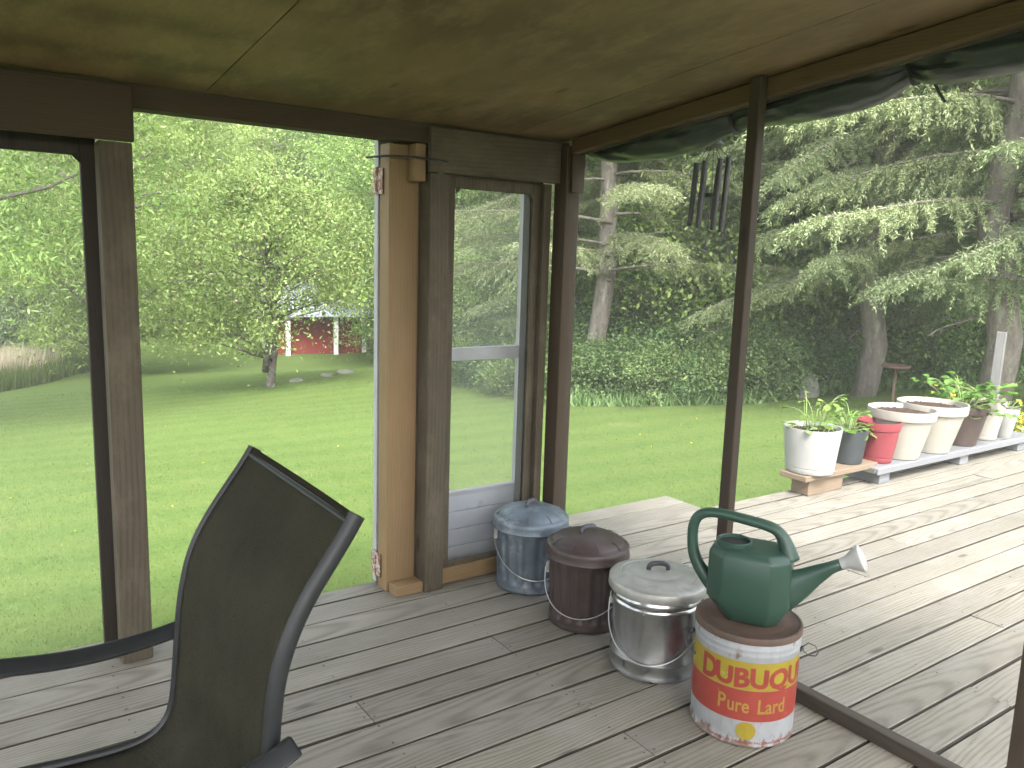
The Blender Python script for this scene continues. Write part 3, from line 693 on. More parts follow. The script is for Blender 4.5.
# ------------------------------------------------------------------ metal bins
def frame_toward(x, y, extra=0):            # local +x = to the viewer's right, local -y = towards the viewer's seat
    return math.atan2(-x, y) + extra
def bail(R_, z0, drop, a0=0, n=40, rw=.0022, out=.012, tilt=0, lift=0):
    pts = []
    for i in range(n + 1):
        t = PI * i / n; c = math.cos(t); s_ = math.sin(t)
        pts.append((-c * (R_ + out), -s_ * (R_ + out), z0 - drop * s_ ** .8 + tilt * c))
    return pts
def bin_can(name, label, x, y, R_, hgt, mat, matlid, ribbed, bailp, dome=.045, rz=0):
    t = thing(name, label, 'metal bin', (x, y, 0), frame_toward(x, y, rz), 'lidded metal bins standing on the deck')
    b = MB()
    if ribbed:
        nfl = 18
        def fr(r, z, a, k):
            w = min(1, max(0, (z - .035) / .02), max(0, (hgt - .05 - z) / .02)); w = max(0, w)
            s_ = math.cos(a * nfl); fl = max(-1, min(1, s_ * 2.2))
            return r + w * .0045 * (fl - 1) * .9
        taper = lambda z: R_ * (.945 + .055 * z / hgt)
        zs_ = [0, .004, .012, .020, .026, .03, .036, .045, .056] + list(np.linspace(.07, hgt - .075, 10)) + [hgt - .066, hgt - .06, hgt - .055, hgt - .05, hgt - .03, hgt]
        prof = [(taper(0) - .006, 0)] + [(taper(z) + (.003 if .006 < z < .016 else 0), z) for z in zs_[1:]]
        b.lathe(prof, 144, fr=fr)
        b.build('body', mat, t, True, angle=50)
    else:
        prof = [(R_ - .006, 0), (R_ + .001, .003), (R_ + .002, .012), (R_ - .002, .018), (R_ - .001, .05), (R_ + .0028, .056), (R_ + .0028, .064), (R_ - .001, .07),
                (R_ + .001, hgt * .5), (R_ + .001, hgt - .075), (R_ + .006, hgt - .068), (R_ + .006, hgt - .06), (R_ + .001, hgt - .054), (R_ + .007, hgt - .045), (R_ + .007, hgt - .036), (R_ + .002, hgt - .03), (R_ + .002, hgt)]
        b.lathe(prof, 72); b.build('body', mat, t, True, angle=50)
    # lid: skirt, rolled edge, stepped dome with radial ribs
    l = MB(); RL = R_ + .013
    if ribbed:
        prof = [(RL - .004, hgt - .036), (RL, hgt - .038), (RL + .003, hgt - .034), (RL + .001, hgt - .029), (RL - .001, hgt - .01), (RL - .001, hgt + .004), (RL - .006, hgt + .010), (RL - .02, hgt + .013),
                (RL * .86, hgt + .018), (RL * .80, hgt + .028), (RL * .66, hgt + .034), (RL * .6, hgt + .041), (RL * .4, hgt + .047), (RL * .2, hgt + .050), (.0001, hgt + .051)]
        def frl(r, z, a, k): return r
        l.lathe(prof, 96)
        for i in range(9):
            a = 2 * PI * (i + .3) / 9; pts = []
            for q in np.linspace(.66, .93, 8):
                zz = np.interp(q, [.6, .66, .8, .86, .93], [.041, .034, .028, .018, .0135]); pts.append((math.cos(a) * RL * q, math.sin(a) * RL * q, hgt + zz))
            l.tube(pts, [.001, .0025, .0035, .0035, .0035, .0035, .003, .001], 8)
        top = hgt + .050
    else:
        prof = [(RL - .002, hgt - .022), (RL + .004, hgt - .024), (RL + .006, hgt - .018), (RL + .005, hgt + .006), (RL + .001, hgt + .012), (RL * .9, hgt + .016), (RL * .80, hgt + .022), (RL * .78, hgt + .020), (RL * .72, hgt + .024), (RL * .55, hgt + .030), (RL * .52, hgt + .028), (RL * .46, hgt + .031), (RL * .2, hgt + .035), (.0001, hgt + .036)]
        def frl(r, z, a, k): return r * (1 + .006 * math.sin(a * 5 + z * 40) + .003 * math.sin(a * 17))
        l.lathe(prof, 96, fr=frl); top = hgt + .034
    lid = l.build('lid', matlid, t, True, angle=50)
    hb = MB()
    ha = .7 if ribbed else .35
    pts = [(-.034, -.002), (-.036, .012), (-.030, .021), (-.015, .025), (.015, .025), (.030, .021), (.036, .012), (.034, -.002)]
    hp = smooth_path(pts, 24); hp[0] = pts[0]; hp[-1] = pts[-1]
    hb.tube([(q * math.cos(ha), q * math.sin(ha), top + z) for q, z in hp], .005, 8, flat=(1.7, .5))
    hb.build('handle', M['darkmetal'], lid, True)
    z0, drop, tilt = bailp
    bb = MB().tube(bail(R_, z0, drop, tilt=tilt), .0023, 8)
    for s_ in (-1, 1):
        bb.box(s_ * (R_ + .004) - .006, s_ * (R_ + .004) + .006, -.012, .012, z0 - .018 - s_ * tilt, z0 + .022 - s_ * tilt)
    bb.build('bail_handle', M['wire'], t, True)
    return t
bin_can('metal_bin', 'blue-grey ribbed metal bin with a domed lid, against the screen at the porch corner', 2.003, 2.693, .152, .305, M['zincblue'], M['zincblue'], True, (.235, .16, .0), rz=.25)
tb_ = bin_can('metal_bin', 'dark brown ribbed metal bin with a lid, between the two grey ones', 1.987, 2.291, .151, .312, M['browncan'], M['browncan'], True, (.215, .145, -.015), rz=-.1)
bin_can('metal_bin', 'shiny smooth galvanised bin with a flat dull lid, next to the lard tin', 1.971, 1.890, .153, .315, M['zinc'], M['zinclid'], False, (.235, .165, -.012), rz=-.1)

# ------------------------------------------------------------------ lard tin
lx, ly, LR, LH = 1.960, 1.487, .1565, .338
tin = thing('lard_tin', 'dented white tin with yellow and red bands reading Pure Lard, carrying the green watering can', 'tin', (lx, ly, 0), frame_toward(lx, ly))
def frt(r, z, a, k):
    return r - .006 * math.exp(-((z - .03) / .03) ** 2) * max(0, math.cos(a - 3.9)) ** 6
prof = [(LR - .004, 0), (LR + .0015, .002), (LR + .0015, .008), (LR - .001, .011)] + [(LR, z) for z in np.linspace(.03, LH - .06, 8)] + [(LR + .002, LH - .054), (LR + .002, LH - .048), (LR, LH - .043), (LR + .002, LH - .036), (LR + .002, LH - .030), (LR, LH - .025), (LR, LH)]
MB().lathe(prof, 96, fr=frt).build('body', M['lard'], tin, True, angle=50)
ld = MB().lathe([(LR + .001, LH - .013), (LR + .0045, LH - .014), (LR + .005, LH - .002), (LR + .003, LH + .005), (LR - .003, LH + .006), (LR - .008, LH + .001), (LR * .7, LH + .002), (.0001, LH + .003)], 96).build('lid', M['lardlid'], tin, True, angle=50)
def band(name, z0, z1, a0, a1, mat, off, n=72):
    mb = MB(); vs = []
    for i in range(n + 1):
        a = a0 + (a1 - a0) * i / n
        for z in (z0, (z0 + z1) / 2, z1): vs.append(((LR + off) * math.sin(a), -(LR + off) * math.cos(a), z))
    fs = []
    for i in range(n):
        for j in (0, 1): q = i * 3 + j; fs.append((q, q + 3, q + 4, q + 1))
    return mb.add(vs, fs).build(name, mat, lab, True)
lab = bpy.data.objects.new('printed_label', None); C.objects.link(lab); lab.parent = tin
band('yellow_band', .1805, .268, -PI * .98, PI * .98, M['yellow'], .0009)
band('red_band', .083, .180, -PI * .98, PI * .98, M['red'], .0009)
def wrap_text(name, txt, size, a_mid, z_base, mat, width, fat=0., xs=1., serif=False, off=.0017, wob=0.):
    cu = bpy.data.curves.new('lettering', 'FONT'); cu.body = txt; cu.size = 1; cu.align_x = 'LEFT'; cu.offset = fat; cu.resolution_u = 3
    tmp = bpy.data.objects.new('lettering', cu); C.objects.link(tmp)
    bpy.context.view_layer.update()
    me = bpy.data.meshes.new_from_object(tmp.evaluated_get(bpy.context.evaluated_depsgraph_get()))
    bpy.data.objects.remove(tmp); bpy.data.curves.remove(cu)
    bm = bmesh.new(); bm.from_mesh(me); bpy.data.meshes.remove(me)
    xsv = [v.co.x for v in bm.verts]; x0, x1 = min(xsv), max(xsv); sc = width / (x1 - x0)
    step = .005 / sc; x = x0 + step
    while x < x1:
        bmesh.ops.bisect_plane(bm, geom=bm.verts[:] + bm.edges[:] + bm.faces[:], plane_co=(x, 0, 0), plane_no=(1, 0, 0)); x += step
    for v in bm.verts:
        a = a_mid + ((v.co.x - x0) * sc - width / 2) / LR; z = z_base + v.co.y * size + wob * math.sin(a * 9)
        v.co = ((LR + off) * math.sin(a), -(LR + off) * math.cos(a), z)
    me = bpy.data.meshes.new(name); bm.to_mesh(me); bm.free()
    return link(name, me, mat, lab)
wrap_text('lettering', 'D', .096, math.radians(-39), .189, M['redink'], .056, .045, wob=.000)
wrap_text('lettering', 'UBUQUE', .082, math.radians(28.5), .191, M['redink'], .325, .04, wob=.0025)
wrap_text('lettering', 'P', .068, math.radians(-21), .110, M['goldink'], .024, .016)
wrap_text('lettering', 'ure', .064, math.radians(-3.3), .110, M['goldink'], .062, .014)
wrap_text('lettering', 'Lard', .064, math.radians(33.5), .110, M['goldink'], .088, .014)
wrap_text('lettering', 'PREPARED BY DUBUQUE PACKING COMPANY', .0105, math.radians(12), .0115, M['redink'], .265, .01)
dc = MB(); vs = [((LR + .0012) * math.sin(math.radians(6.6)), -(LR + .0012) * math.cos(math.radians(6.6)), .052)]
for i in range(40):
    a = math.radians(6.6) + .0285 * math.cos(2 * PI * i / 40) / LR; vs.append(((LR + .0015) * math.sin(a), -(LR + .0015) * math.cos(a), .052 + .0285 * math.sin(2 * PI * i / 40)))
vs[0] = ((LR + .0022) * math.sin(math.radians(6.6)), -(LR + .0022) * math.cos(math.radians(6.6)), .052)
dc.add(vs, [(0, 1 + i, 1 + (i + 1) % 40) for i in range(40)]).build('yellow_disc', M['yellow'], lab)
for s_ in (-1, 1):
    eb = MB().tube([(s_ * (LR - .002), -.012, .262), (s_ * (LR + .008), -.006, .27), (s_ * (LR + .008), .006, .27), (s_ * (LR - .002), .012, .262)], .004, 8)
    eb.build('wire_ear', M['darkmetal'], tin, True)
eb = MB().tube([(LR + .006, .0, .272), (LR + .022, -.004, .290), (LR + .042, -.012, .288), (LR + .052, -.016, .272), (LR + .046, -.012, .256), (LR + .026, -.004, .250), (LR + .008, 0, .262)], .0018, 6)
eb.build('wire_loop', M['darkmetal'], tin, True)
eb = MB().tube([(-LR - .004, -.006, .268), (-LR - .020, -.02, .262), (-LR - .026, -.035, .245), (-LR - .014, -.045, .225), (-LR + .012, -.055, .215)], .0026, 6)
eb.build('bail_wire', M['darkmetal'], tin, True)
eb = MB().tube([(-LR - .004, .006, .268), (-LR - .026, .0, .275), (-LR - .034, -.01, .268)], .0026, 6)
eb.build('wire_loop', M['darkmetal'], tin, True)

# ------------------------------------------------------------------ watering can
wc = thing('watering_can', 'dark green plastic watering can with a grey sprinkler head, standing on the rusty tin lid', 'watering can', (lx, ly, LH + .0035), frame_toward(lx, ly, -.12))
def octo(x0, x1, yh, z, c=.045, zr=0):
    cc_ = min(c, yh * .75)
    return [(x0 + cc_, -yh, z), (x1 - cc_, -yh, z), (x1, -yh + cc_, z + zr), (x1, yh - cc_, z + zr), (x1 - cc_, yh, z), (x0 + cc_, yh, z), (x0, yh - cc_, z), (x0, -yh + cc_, z)]
body = MB().loft([octo(-.072, .086, .058, .0, .03), octo(-.082, .092, .066, .014, .034), octo(-.128, .118, .094, .066, .05), octo(-.128, .114, .094, .208, .05), octo(-.116, .100, .084, .226, .046), octo(-.09, .08, .06, .232, .036)])
wbody = body.build('body', M['greenplastic'], wc, True, bevel=.007, seg=3, angle=50)
ring = [(.052, .222), (.053, .243), (.049, .246), (.045, .243), (.044, .225), (.043, .20)]
MB().lathe(ring, 40, (-.058, -.012, 0), closed=True).build('filler_neck', M['greenplastic'], wc, True)
MB().lathe([(.0435, .2345), (.0001, .2345)], 40, (-.058, -.012, 0), closed=True).build('filler_shade_disc', M['black'], wc)  # flat black disc painted in for the shade inside the neck
hp = np.array([(-.118, .085), (-.150, .115), (-.180, .160), (-.190, .215), (-.190, .265), (-.178, .297), (-.150, .313), (-.105, .316), (-.04, .309), (.02, .302), (.058, .294), (.080, .272), (.094, .24), (.104, .205)])
t_ = np.linspace(0, 1, 14); tt = np.linspace(0, 1, 60); hx = np.interp(tt, t_, hp[:, 0]); hz = np.interp(tt, t_, hp[:, 1])
k5 = np.array([1, 2, 3, 2, 1]) / 9
for _ in range(2):
    hx[2:-2] = np.convolve(hx, k5, 'valid'); hz[2:-2] = np.convolve(hz, k5, 'valid')
hr = np.interp(tt, [0, .1, .25, .5, .8, .9, 1], [.026, .02, .0165, .0155, .017, .022, .03])
MB().tube([(a, 0, b) for a, b in zip(hx, hz)], list(hr), 18, flat=(1.1, 1.)).build('handle', M['greenplastic'], wc, True, angle=180)
def sp_ring(x, zc, rz_, ry, ax=(.87, .5), n=20):
    return [(x - ax[1] * rz_ * math.cos(2 * PI * i / n) * .9, ry * math.sin(2 * PI * i / n), zc + ax[0] * rz_ * math.cos(2 * PI * i / n)) for i in range(n)]
sp = MB().loft([sp_ring(.085, .098, .078, .040, (1, 0)), sp_ring(.118, .113, .062, .032, (1, .1)), sp_ring(.15, .142, .044, .024, (.95, .35)), sp_ring(.185, .175, .030, .019, (.9, .45)), sp_ring(.22, .203, .0195, .0155), sp_ring(.258, .228, .0145, .0135)])
sp.build('spout', M['greenplastic'], wc, True, angle=180)
rs = MB(); ax_ = Vector((.85, 0, .42)).normalized(); b0 = Vector((.246, 0, .221)); M_ = Matrix.Translation(b0) @ ax_.to_track_quat('Z', 'Y').to_matrix().to_4x4()
rr_ = MB().lathe([(.0165, 0), (.0175, .012), (.020, .02), (.036, .048), (.040, .055), (.0405, .060), (.037, .063), (.02, .068), (.0001, .070)], 36)
rr_.v = [tuple(M_ @ Vector(p)) for p in rr_.v]
rr_.build('sprinkler_head', M['rose'], wc, True, angle=50)

# ------------------------------------------------------------------ bench, platform and pots at the deck edge
bn = thing('plank_bench', 'low brown plank on a wood block, under the white and charcoal pots', 'plank bench', (4.6, 2.95, 0))
MB().box(-.38, .40, -.085, .11, .105, .142).build('plank', M['bench'], bn, bevel=.004)
MB().box(-.30, .06, -.055, .075, 0, .104).build('block', M['bench'], bn, bevel=.004)
pf = thing('plant_platform', 'long low grey platform of painted planks on short feet along the deck edge', 'platform', (6.0, 2.92, 0))
for y0, y1 in ((-.105, .055), (.062, .22)):
    MB().box(-1.10, 1.16, y0, y1, .088, .122).build('plank', M['platgrey'], pf, bevel=.004)
MB().box(-1.10, 1.16, -.12, -.106, .078, .121).build('front_rail', M['platgrey'], pf, bevel=.003)
for x in (-.96, .10, 1.02):
    MB().box(x - .06, x + .06, -.09, .20, 0, .087).build('foot', M['platgrey'], pf, bevel=.004)
MB().box(-1.106, -1.101, -.10, -.02, .086, .118).build('corner_bracket', M['wire'], pf)

def pot(name, label, cat, x, y, z, rb, rt, h, mat, soil_z=None, rim=True, foot=False, lean=(0, 0), group='flower pots along the deck edge'):
    t = thing(name, label, cat, (x, y, z), R0.uniform(0, 6), group); t.rotation_euler = (lean[0], lean[1], R0.uniform(0, 6))
    rad = lambda q: rb + (rt - rb) * q
    pr = [(rb * .93, 0), (rb, .006)]
    if foot: pr = [(rb * .9, 0), (rb * .97, .006), (rb * 1.005, .022), (rb * 1.01, .036), (rb * .985, .0375), (rb * .985, .041), (rb * 1.012, .043)]
    pr += [(rad(.5), h * .5)]
    if rim: pr += [(rad(.80), h * .80), (rt * 1.0, h * .815), (rt * 1.015, h * .86)]
    pr += [(rt * 1.02, h - .006), (rt * 1.02, h), (rt * .975, h), (rt * .96, h - .01), (rt * .93, h * .80), (rad(.6) * .95, h * .6), (.0001, h * .55)]
    MB().lathe(pr, 56).build('pot', mat, t, True, angle=40)
    if soil_z:
        b = MB(); zz = soil_z * h
        rr = min(rad(soil_z), rt) * .955
        pr = [(rr, zz), (rr * .8, zz + .008), (rr * .5, zz + .014), (rr * .25, zz + .016), (.0001, zz + .016)]
        b.lathe(pr, 40, fr=lambda r, z, a, k: r * (1 + .03 * math.sin(7 * a + k)))
        R = random.Random(int(x * 100))
        for i in range(110):
            q = math.sqrt(R.random()) * rr * .95; a = R.random() * 6.28; s_ = R.uniform(.003, .009)
            b.lathe([(s_ * .7, -.004), (s_, s_ * .3), (.0001, s_ * .9)], 5, (q * math.cos(a), q * math.sin(a), zz + .010 * (1 - q / rr) + .004))
        b.build('soil', M['soil'], t, True)
    return t
R0 = random.Random(11)
def plant(t, z0, stems, seed, lsize, curve=.3, spread=.1, nlf=3, mat='potleaf', base_r=.05):
    """a clump of thin stems, each ending in a few broad toothed leaflets"""
    R = random.Random(seed); sb = MB(); lv = []
    for i in range(stems):
        a = R.random() * 2 * PI; b0 = Vector((math.cos(a) * base_r * R.random(), math.sin(a) * base_r * R.random(), z0))
        hh = R.uniform(*curve); out = R.uniform(*spread); a2 = a + R.uniform(-.6, .6)
        d = Vector((math.cos(a2), math.sin(a2), 0)); droop = R.uniform(0, .06)
        pts = [b0 + d * out * (q ** 1.6) + Vector((0, 0, hh * (1 - (1 - q) ** 1.5) - droop * q ** 3)) for q in np.linspace(0, 1, 7)]
        sb.tube(pts, [.0035, .003, .003, .0026, .0024, .002, .0016], 5)
        for k in range(R.randint(max(1, nlf - 1), nlf + 1)):
            q = R.choice([5, 6, 6, 4]); p = pts[q]
            la = a2 + R.uniform(-2.2, 2.2); tilt = R.uniform(-.6, .35); s_ = lsize * R.uniform(.6, 1.2)
            u = Vector((math.cos(la) * math.cos(tilt), math.sin(la) * math.cos(tilt), math.sin(tilt)))
            w = Vector((-math.sin(la), math.cos(la), R.uniform(-.3, .3))).normalized(); nn = u.cross(w)
            p0 = p + u * s_ * .15
            if q < 6: sb.tube([p, p0], .0015, 4)
            outl = [(0, 0), (.18, .30), (.42, .46), (.62, .44), (.85, .30), (1.0, .03), (.85, -.30), (.62, -.44), (.42, -.46), (.18, -.30)]
            mid = [p0 + u * s_ * m_ - nn * s_ * .06 for m_ in (.0, .45, .98)]
            P_ = [p0 + u * s_ * (m_ + R.uniform(-.03, .03)) + w * s_ * c_ * .95 + nn * s_ * (abs(c_) * .28 - .25 * max(0, m_ - .5) ** 2) for m_, c_ in outl]
            lv.append((P_, mid))
    sb.build('stems', M['potstem'], t, True)
    b = MB()
    for P_, mid in lv:
        n0 = len(b.v); b.v += [tuple(p) for p in P_] + [tuple(mid[1])]
        for k in range(10): b.f.append((n0 + k, n0 + (k + 1) % 10, n0 + 10))
    me = bpy.data.meshes.new('leaves'); me.from_pydata(b.v, [], b.f); link('leaves', me, M[mat], t, True, 180)

p1 = pot('potted_plant', 'white pot of tall strawberry-like stems alone on the brown plank end nearest the grass', 'potted plant', 4.375, 2.955, .142, .148, .172, .288, M['white'], .88, False, True)
plant(p1, .26, 18, 3, .048, (.10, .27), (.02, .17), 2, base_r=.10)
plant(p1, .255, 14, 33, .05, (.02, .08), (.02, .12), 2, mat='shrubl', base_r=.10)
p2 = pot('potted_plant', 'small charcoal pot of leafy greens on the brown plank behind the white pot', 'potted plant', 4.815, 2.985, .142, .10, .122, .228, M['darkpot'], .86, False)
plant(p2, .20, 22, 5, .058, (.04, .19), (.03, .14), 2, base_r=.06)
plant(p2, .20, 14, 6, .05, (.0, .06), (.05, .13), 2, mat='shrubl', base_r=.06)
pot('plant_pot', 'faded red plastic pot on the near end of the grey platform', 'plant pot', 5.105, 2.945, .122, .102, .138, .285, M['redpot'], .72, True, True, lean=(0, .03))
pot('plant_pot', 'big cream pot of bare soil standing beside the red pot', 'plant pot', 5.375, 2.945, .122, .135, .218, .345, M['cream'], .90, True)
pot('plant_pot', 'big cream pot of bare soil standing beside the dark brown pot', 'plant pot', 5.775, 2.945, .122, .14, .232, .355, M['cream'], .90, True)
p6 = pot('potted_plant', 'dark brown pot overflowing with broad strawberry leaves', 'potted plant', 6.225, 2.955, .122, .125, .19, .305, M['brownpot'], .88, True)
plant(p6, .27, 34, 8, .072, (.06, .27), (.06, .27), 3, base_r=.12)
plant(p6, .27, 26, 9, .065, (.0, .08), (.12, .25), 2, mat='shrubl', base_r=.12)
p7 = pot('potted_plant', 'cream pot with a dark base line and long straggling runners', 'potted plant', 6.585, 2.95, .122, .105, .143, .31, M['cream'], .9, False, True)
plant(p7, .28, 13, 12, .055, (.05, .22), (.10, .34), 2, base_r=.08)
p8 = pot('potted_plant', 'small pale grey pot with drooping leaves at the far end of the platform', 'potted plant', 6.815, 2.90, .122, .062, .10, .24, M['white'], .9, True)
plant(p8, .21, 12, 14, .05, (.0, .12), (.06, .17), 2, base_r=.05)
gp = MB().box(-.035, .035, -.035, .035, 0, .96).build('wooden_post', M['bench2'], bevel=.004)
gp.location = (7.0, 3.085, 0); gp.rotation_euler = (0.0, .06, .3)
tag(gp, 'weathered grey square post standing at the deck edge behind the last pots', 'post')
gp.location.z = -.02

# ------------------------------------------------------------------ trees
def unit(v): return v / (np.linalg.norm(v, axis=1, keepdims=True) + 1e-9)
def leaf_quads(P, l, w, droop=.2, outw=None, fold=.0):
    n = len(P); u = rng.normal(size=(n, 3)); u[:, 2] -= droop
    if outw is not None: u += outw
    u = unit(u); q = rng.normal(size=(n, 3)); q[:, 2] += 1.2; v = unit(np.cross(u, q)); ll = (l * (.4 + 1.1 * rng.random(n)))[:, None]; ww = (w * (.6 + .8 * rng.random(n)))[:, None]
    nn = np.cross(u, v)
    return np.stack([P, P + u * ll * .45 + v * ww / 2 + nn * ww * fold, P + u * ll, P + u * ll * .45 - v * ww / 2 + nn * ww * fold], 1).reshape(-1, 3)
def limb(mb, a, b, r0, r1, bend=.15, n=6, seg=7, R=random):
    a = Vector(a); b = Vector(b); Ln = (b - a).length; k1 = Vector((R.uniform(-1, 1), R.uniform(-1, 1), R.uniform(-.2, .8))) * Ln * bend
    P = [a.lerp(b, t) + k1 * math.sin(PI * t) + Vector((R.uniform(-1, 1), R.uniform(-1, 1), R.uniform(-1, 1))) * Ln * .018 * (0 < t < 1) for t in np.linspace(0, 1, seg)]
    mb.tube(P, [r0 + (r1 - r0) * t for t in np.linspace(0, 1, seg)], n); return P
def broadleaf(seed, height, radius, base, nclump, per, ll, lw, tr, leafmat, bark, droop=.3, clump=(.55, .3), trunks=1, top=.85, lean=.0, keep=None):
    """one tree: a tapering trunk with limbs; leaves gathered in clumps on the limb ends, gaps between them"""
    R = random.Random(seed); rs = np.random.default_rng(seed); wood_ = MB(); cl = []
    tops = []
    for k in range(trunks):
        tip = Vector((R.uniform(-1, 1) * radius * (.15 if trunks == 1 else .45), R.uniform(-1, 1) * radius * (.15 if trunks == 1 else .45), height * R.uniform(.8, .92)))
        b0 = Vector((0, 0, -.4)) if k == 0 else Vector((R.uniform(-.1, .1), R.uniform(-.1, .1), base * .35))
        P = limb(wood_, b0, tip, tr * (1.25 if k == 0 else .8), tr * .15, .05, 10, 12, R); tops.append(P)
    while len(cl) < nclump:
        h = base + (height - base) * (R.random() ** .9)
        t = (h - base) / (height - base); prof = (math.sin(PI * min(1, t * .78 + .17)) ** .7) * radius
        a = R.random() * 2 * PI; q = math.sqrt(R.random()) * .55 + .45 if R.random() < .8 else R.random() * .5
        wob = 1 + .28 * math.sin(a * 3 + seed) * math.sin(h * 1.3 + seed) + .15 * math.sin(a * 7 + h)
        p = Vector((math.cos(a) * prof * q * wob, math.sin(a) * prof * q * wob, h + R.uniform(-.3, .3)))
        if keep and not keep(p): continue
        cl.append(p)
    for i, c in enumerate(cl):
        if i % 3 == 0:
            P = R.choice(tops); cand = [p for p in P if p.z < c.z - .25 * (c.xy.length)] or P[2:4]
            o = cand[-1]; r0 = max(.02, tr * (1 - o.z / height) * .5)
            limb(wood_, o, c, r0, .008, .12, 5, 6, R)
    cc_ = np.array([tuple(c) for c in cl]); P = []
    idx = rs.integers(0, len(cc_), nclump * per)
    off = rs.normal(size=(nclump * per, 3)) * np.array([clump[0], clump[0], clump[1]]) * (.6 + .8 * rs.random((len(cc_), 1)))[idx]
    pts = cc_[idx] + off
    pts[:, 2] -= .12 * (off[:, 0] ** 2 + off[:, 1] ** 2) / clump[0]
    outw = np.concatenate([off[:, :2] * .8, off[:, 2:] * 0], 1)
    return wood_, leaf_quads(pts, ll, lw, droop, outw, .15)
def spruce_tree(seed, height, rad, first, nbr, tr, dead=18):
    R = random.Random(seed); wood_ = MB(); Q = []; O = []; S_ = []
    limb(wood_, (0, 0, -.4), (R.uniform(-.2, .2), R.uniform(-.2, .2), height), tr * 1.15, .02, .01, 14, 14, R)
    for i in range(dead):
        a = R.random() * 6.28; z = R.uniform(first * .5, height * .6); l = R.uniform(.5, 1.8)
        P = limb(wood_, (0, 0, z), (math.cos(a) * l, math.sin(a) * l, z - R.uniform(-.2, .5)), .022, .004, .12, 5, 6, R)
        for _ in range(3):
            k = R.randint(2, 4); b = R.uniform(-1, 1); limb(wood_, P[k], P[k] + Vector((math.cos(a + b) * .4, math.sin(a + b) * .4, R.uniform(-.3, .1))), .008, .002, .1, 4, 4, R)
    for i in range(nbr):
        t = (i + R.random()) / nbr; z = first + (height - first) * t ** 1.1; a = i * 2.4 + R.uniform(-.4, .4)
        l = rad * (1 - ((z - first) / (height - first))) ** .75 * R.uniform(.75, 1.1) + .25
        drop = R.uniform(.10, .48) * l
        ts = np.linspace(0, 1, 9); sway = R.uniform(-.15, .15)
        P = [Vector((math.cos(a + sway * q) * l * q, math.sin(a + sway * q) * l * q, z + .12 * l * math.sin(PI * q * .6) - drop * q ** 1.4 + .16 * l * max(0, q - .7))) for q in ts]
        wood_.tube(P, list(np.linspace(max(.012, .02 * l * .5), .004, 9)), 5)
        nt_ = max(6, int(l / .085))
        for j in range(nt_):
            q = .18 + .82 * (j + R.random()) / nt_; f = q * 8; k = min(7, int(f)); p = P[k].lerp(P[k + 1], f - k)
            d0 = (P[k + 1] - P[k]).normalized(); sd_ = d0.cross(Vector((0, 0, 1))).normalized()
            for s_ in (-1, 1):
                tl = min(.75, .30 * l) * (1.1 - .75 * q) * R.uniform(.6, 1.2) + .10
                dv = (d0 * R.uniform(.5, .9) + sd_ * s_ * R.uniform(.6, 1) + Vector((0, 0, R.uniform(-.7, .08)))).normalized()
                m = max(3, int(tl / .03)); w_ = np.linspace(.03, 1, m)[:, None] * tl
                pp = np.array(tuple(p))[None] + np.array(tuple(dv))[None] * w_; pp[:, 2] -= .35 * (w_[:, 0] ** 2)
                Q.append(pp); O.append(np.repeat(np.array([tuple(dv)]), m, 0))
    Q = np.concatenate(Q); O = np.concatenate(O)
    Q = np.repeat(Q, 6, 0) + rng.normal(size=(len(Q) * 6, 3)) * .017; O = np.repeat(O, 6, 0)
    return wood_, leaf_quads(Q, .058, .013, .4, O * 1.2, .1)

PROTO = {}
def proto(key, gen, leafmat, bark):
    wood_, lv = gen
    me = bpy.data.meshes.new('trunk'); me.from_pydata(wood_.v, [], wood_.f); me.materials.append(M[bark])
    me.polygons.foreach_set('use_smooth', [True] * len(me.polygons)); me.update()
    o = npmesh('crown', lv, 4, M[leafmat]); cm = o.data; bpy.data.objects.remove(o)
    PROTO[key] = (me, cm)
proto('ash', broadleaf(1, 15, 4.6, 1.6, 300, 290, .17, .06, .20, 'leaf', 'bark', .5, (.60, .32)), 'leaf', 'bark')
proto('ashnear', broadleaf(11, 15, 5.0, 3.2, 330, 270, .135, .045, .22, 'leaf', 'bark', .5, (.60, .32)), 'leaf', 'bark')
proto('maple', broadleaf(2, 14, 4.4, .9, 290, 330, .125, .075, .18, 'leafm', 'bark', .2, (.60, .28)), 'leafm', 'bark')
proto('popple', broadleaf(3, 17, 3.2, 2.5, 220, 250, .12, .08, .13, 'leafm', 'bark', .1, (.55, .35)), 'leafm', 'bark')
proto('birch', broadleaf(4, 13, 3.0, 2.5, 160, 230, .11, .06, .10, 'leaf', 'deadwood', .4, (.5, .35)), 'leaf', 'deadwood')
def apple_keep(p):                          # the crown is thin low on the shed side, with one hanging bough
    q = p.x * .953 - p.y * .304
    if p.z < 1.6 and abs(q) < .4: return False
    if .3 < q < 2.9 and p.z < 2.3: return 1.9 < q < 2.6 and 1.45 < p.z or (q < .7 and p.z > 1.9)
    return True
proto('apple', broadleaf(5, 5.6, 2.8, 1.3, 200, 170, .105, .055, .105, 'leafapple', 'applebark', .35, (.34, .2), trunks=2, keep=apple_keep), 'leafapple', 'applebark')
proto('spruce', spruce_tree(6, 19, 3.6, 2.2, 100, .185), 'needle', 'bark')
proto('spruce2', spruce_tree(7, 17, 3.2, 1.6, 85, .17, 12), 'needle', 'bark')
proto('sapling', broadleaf(8, 5.5, 1.7, .5, 90, 260, .085, .05, .05, 'leafm', 'bark', .2, (.42, .22)), 'leafm', 'bark')
proto('youngmaple', broadleaf(18, 5.5, 1.5, .9, 85, 300, .085, .045, .045, 'leaf', 'bark', .2, (.42, .2)), 'leaf', 'bark')
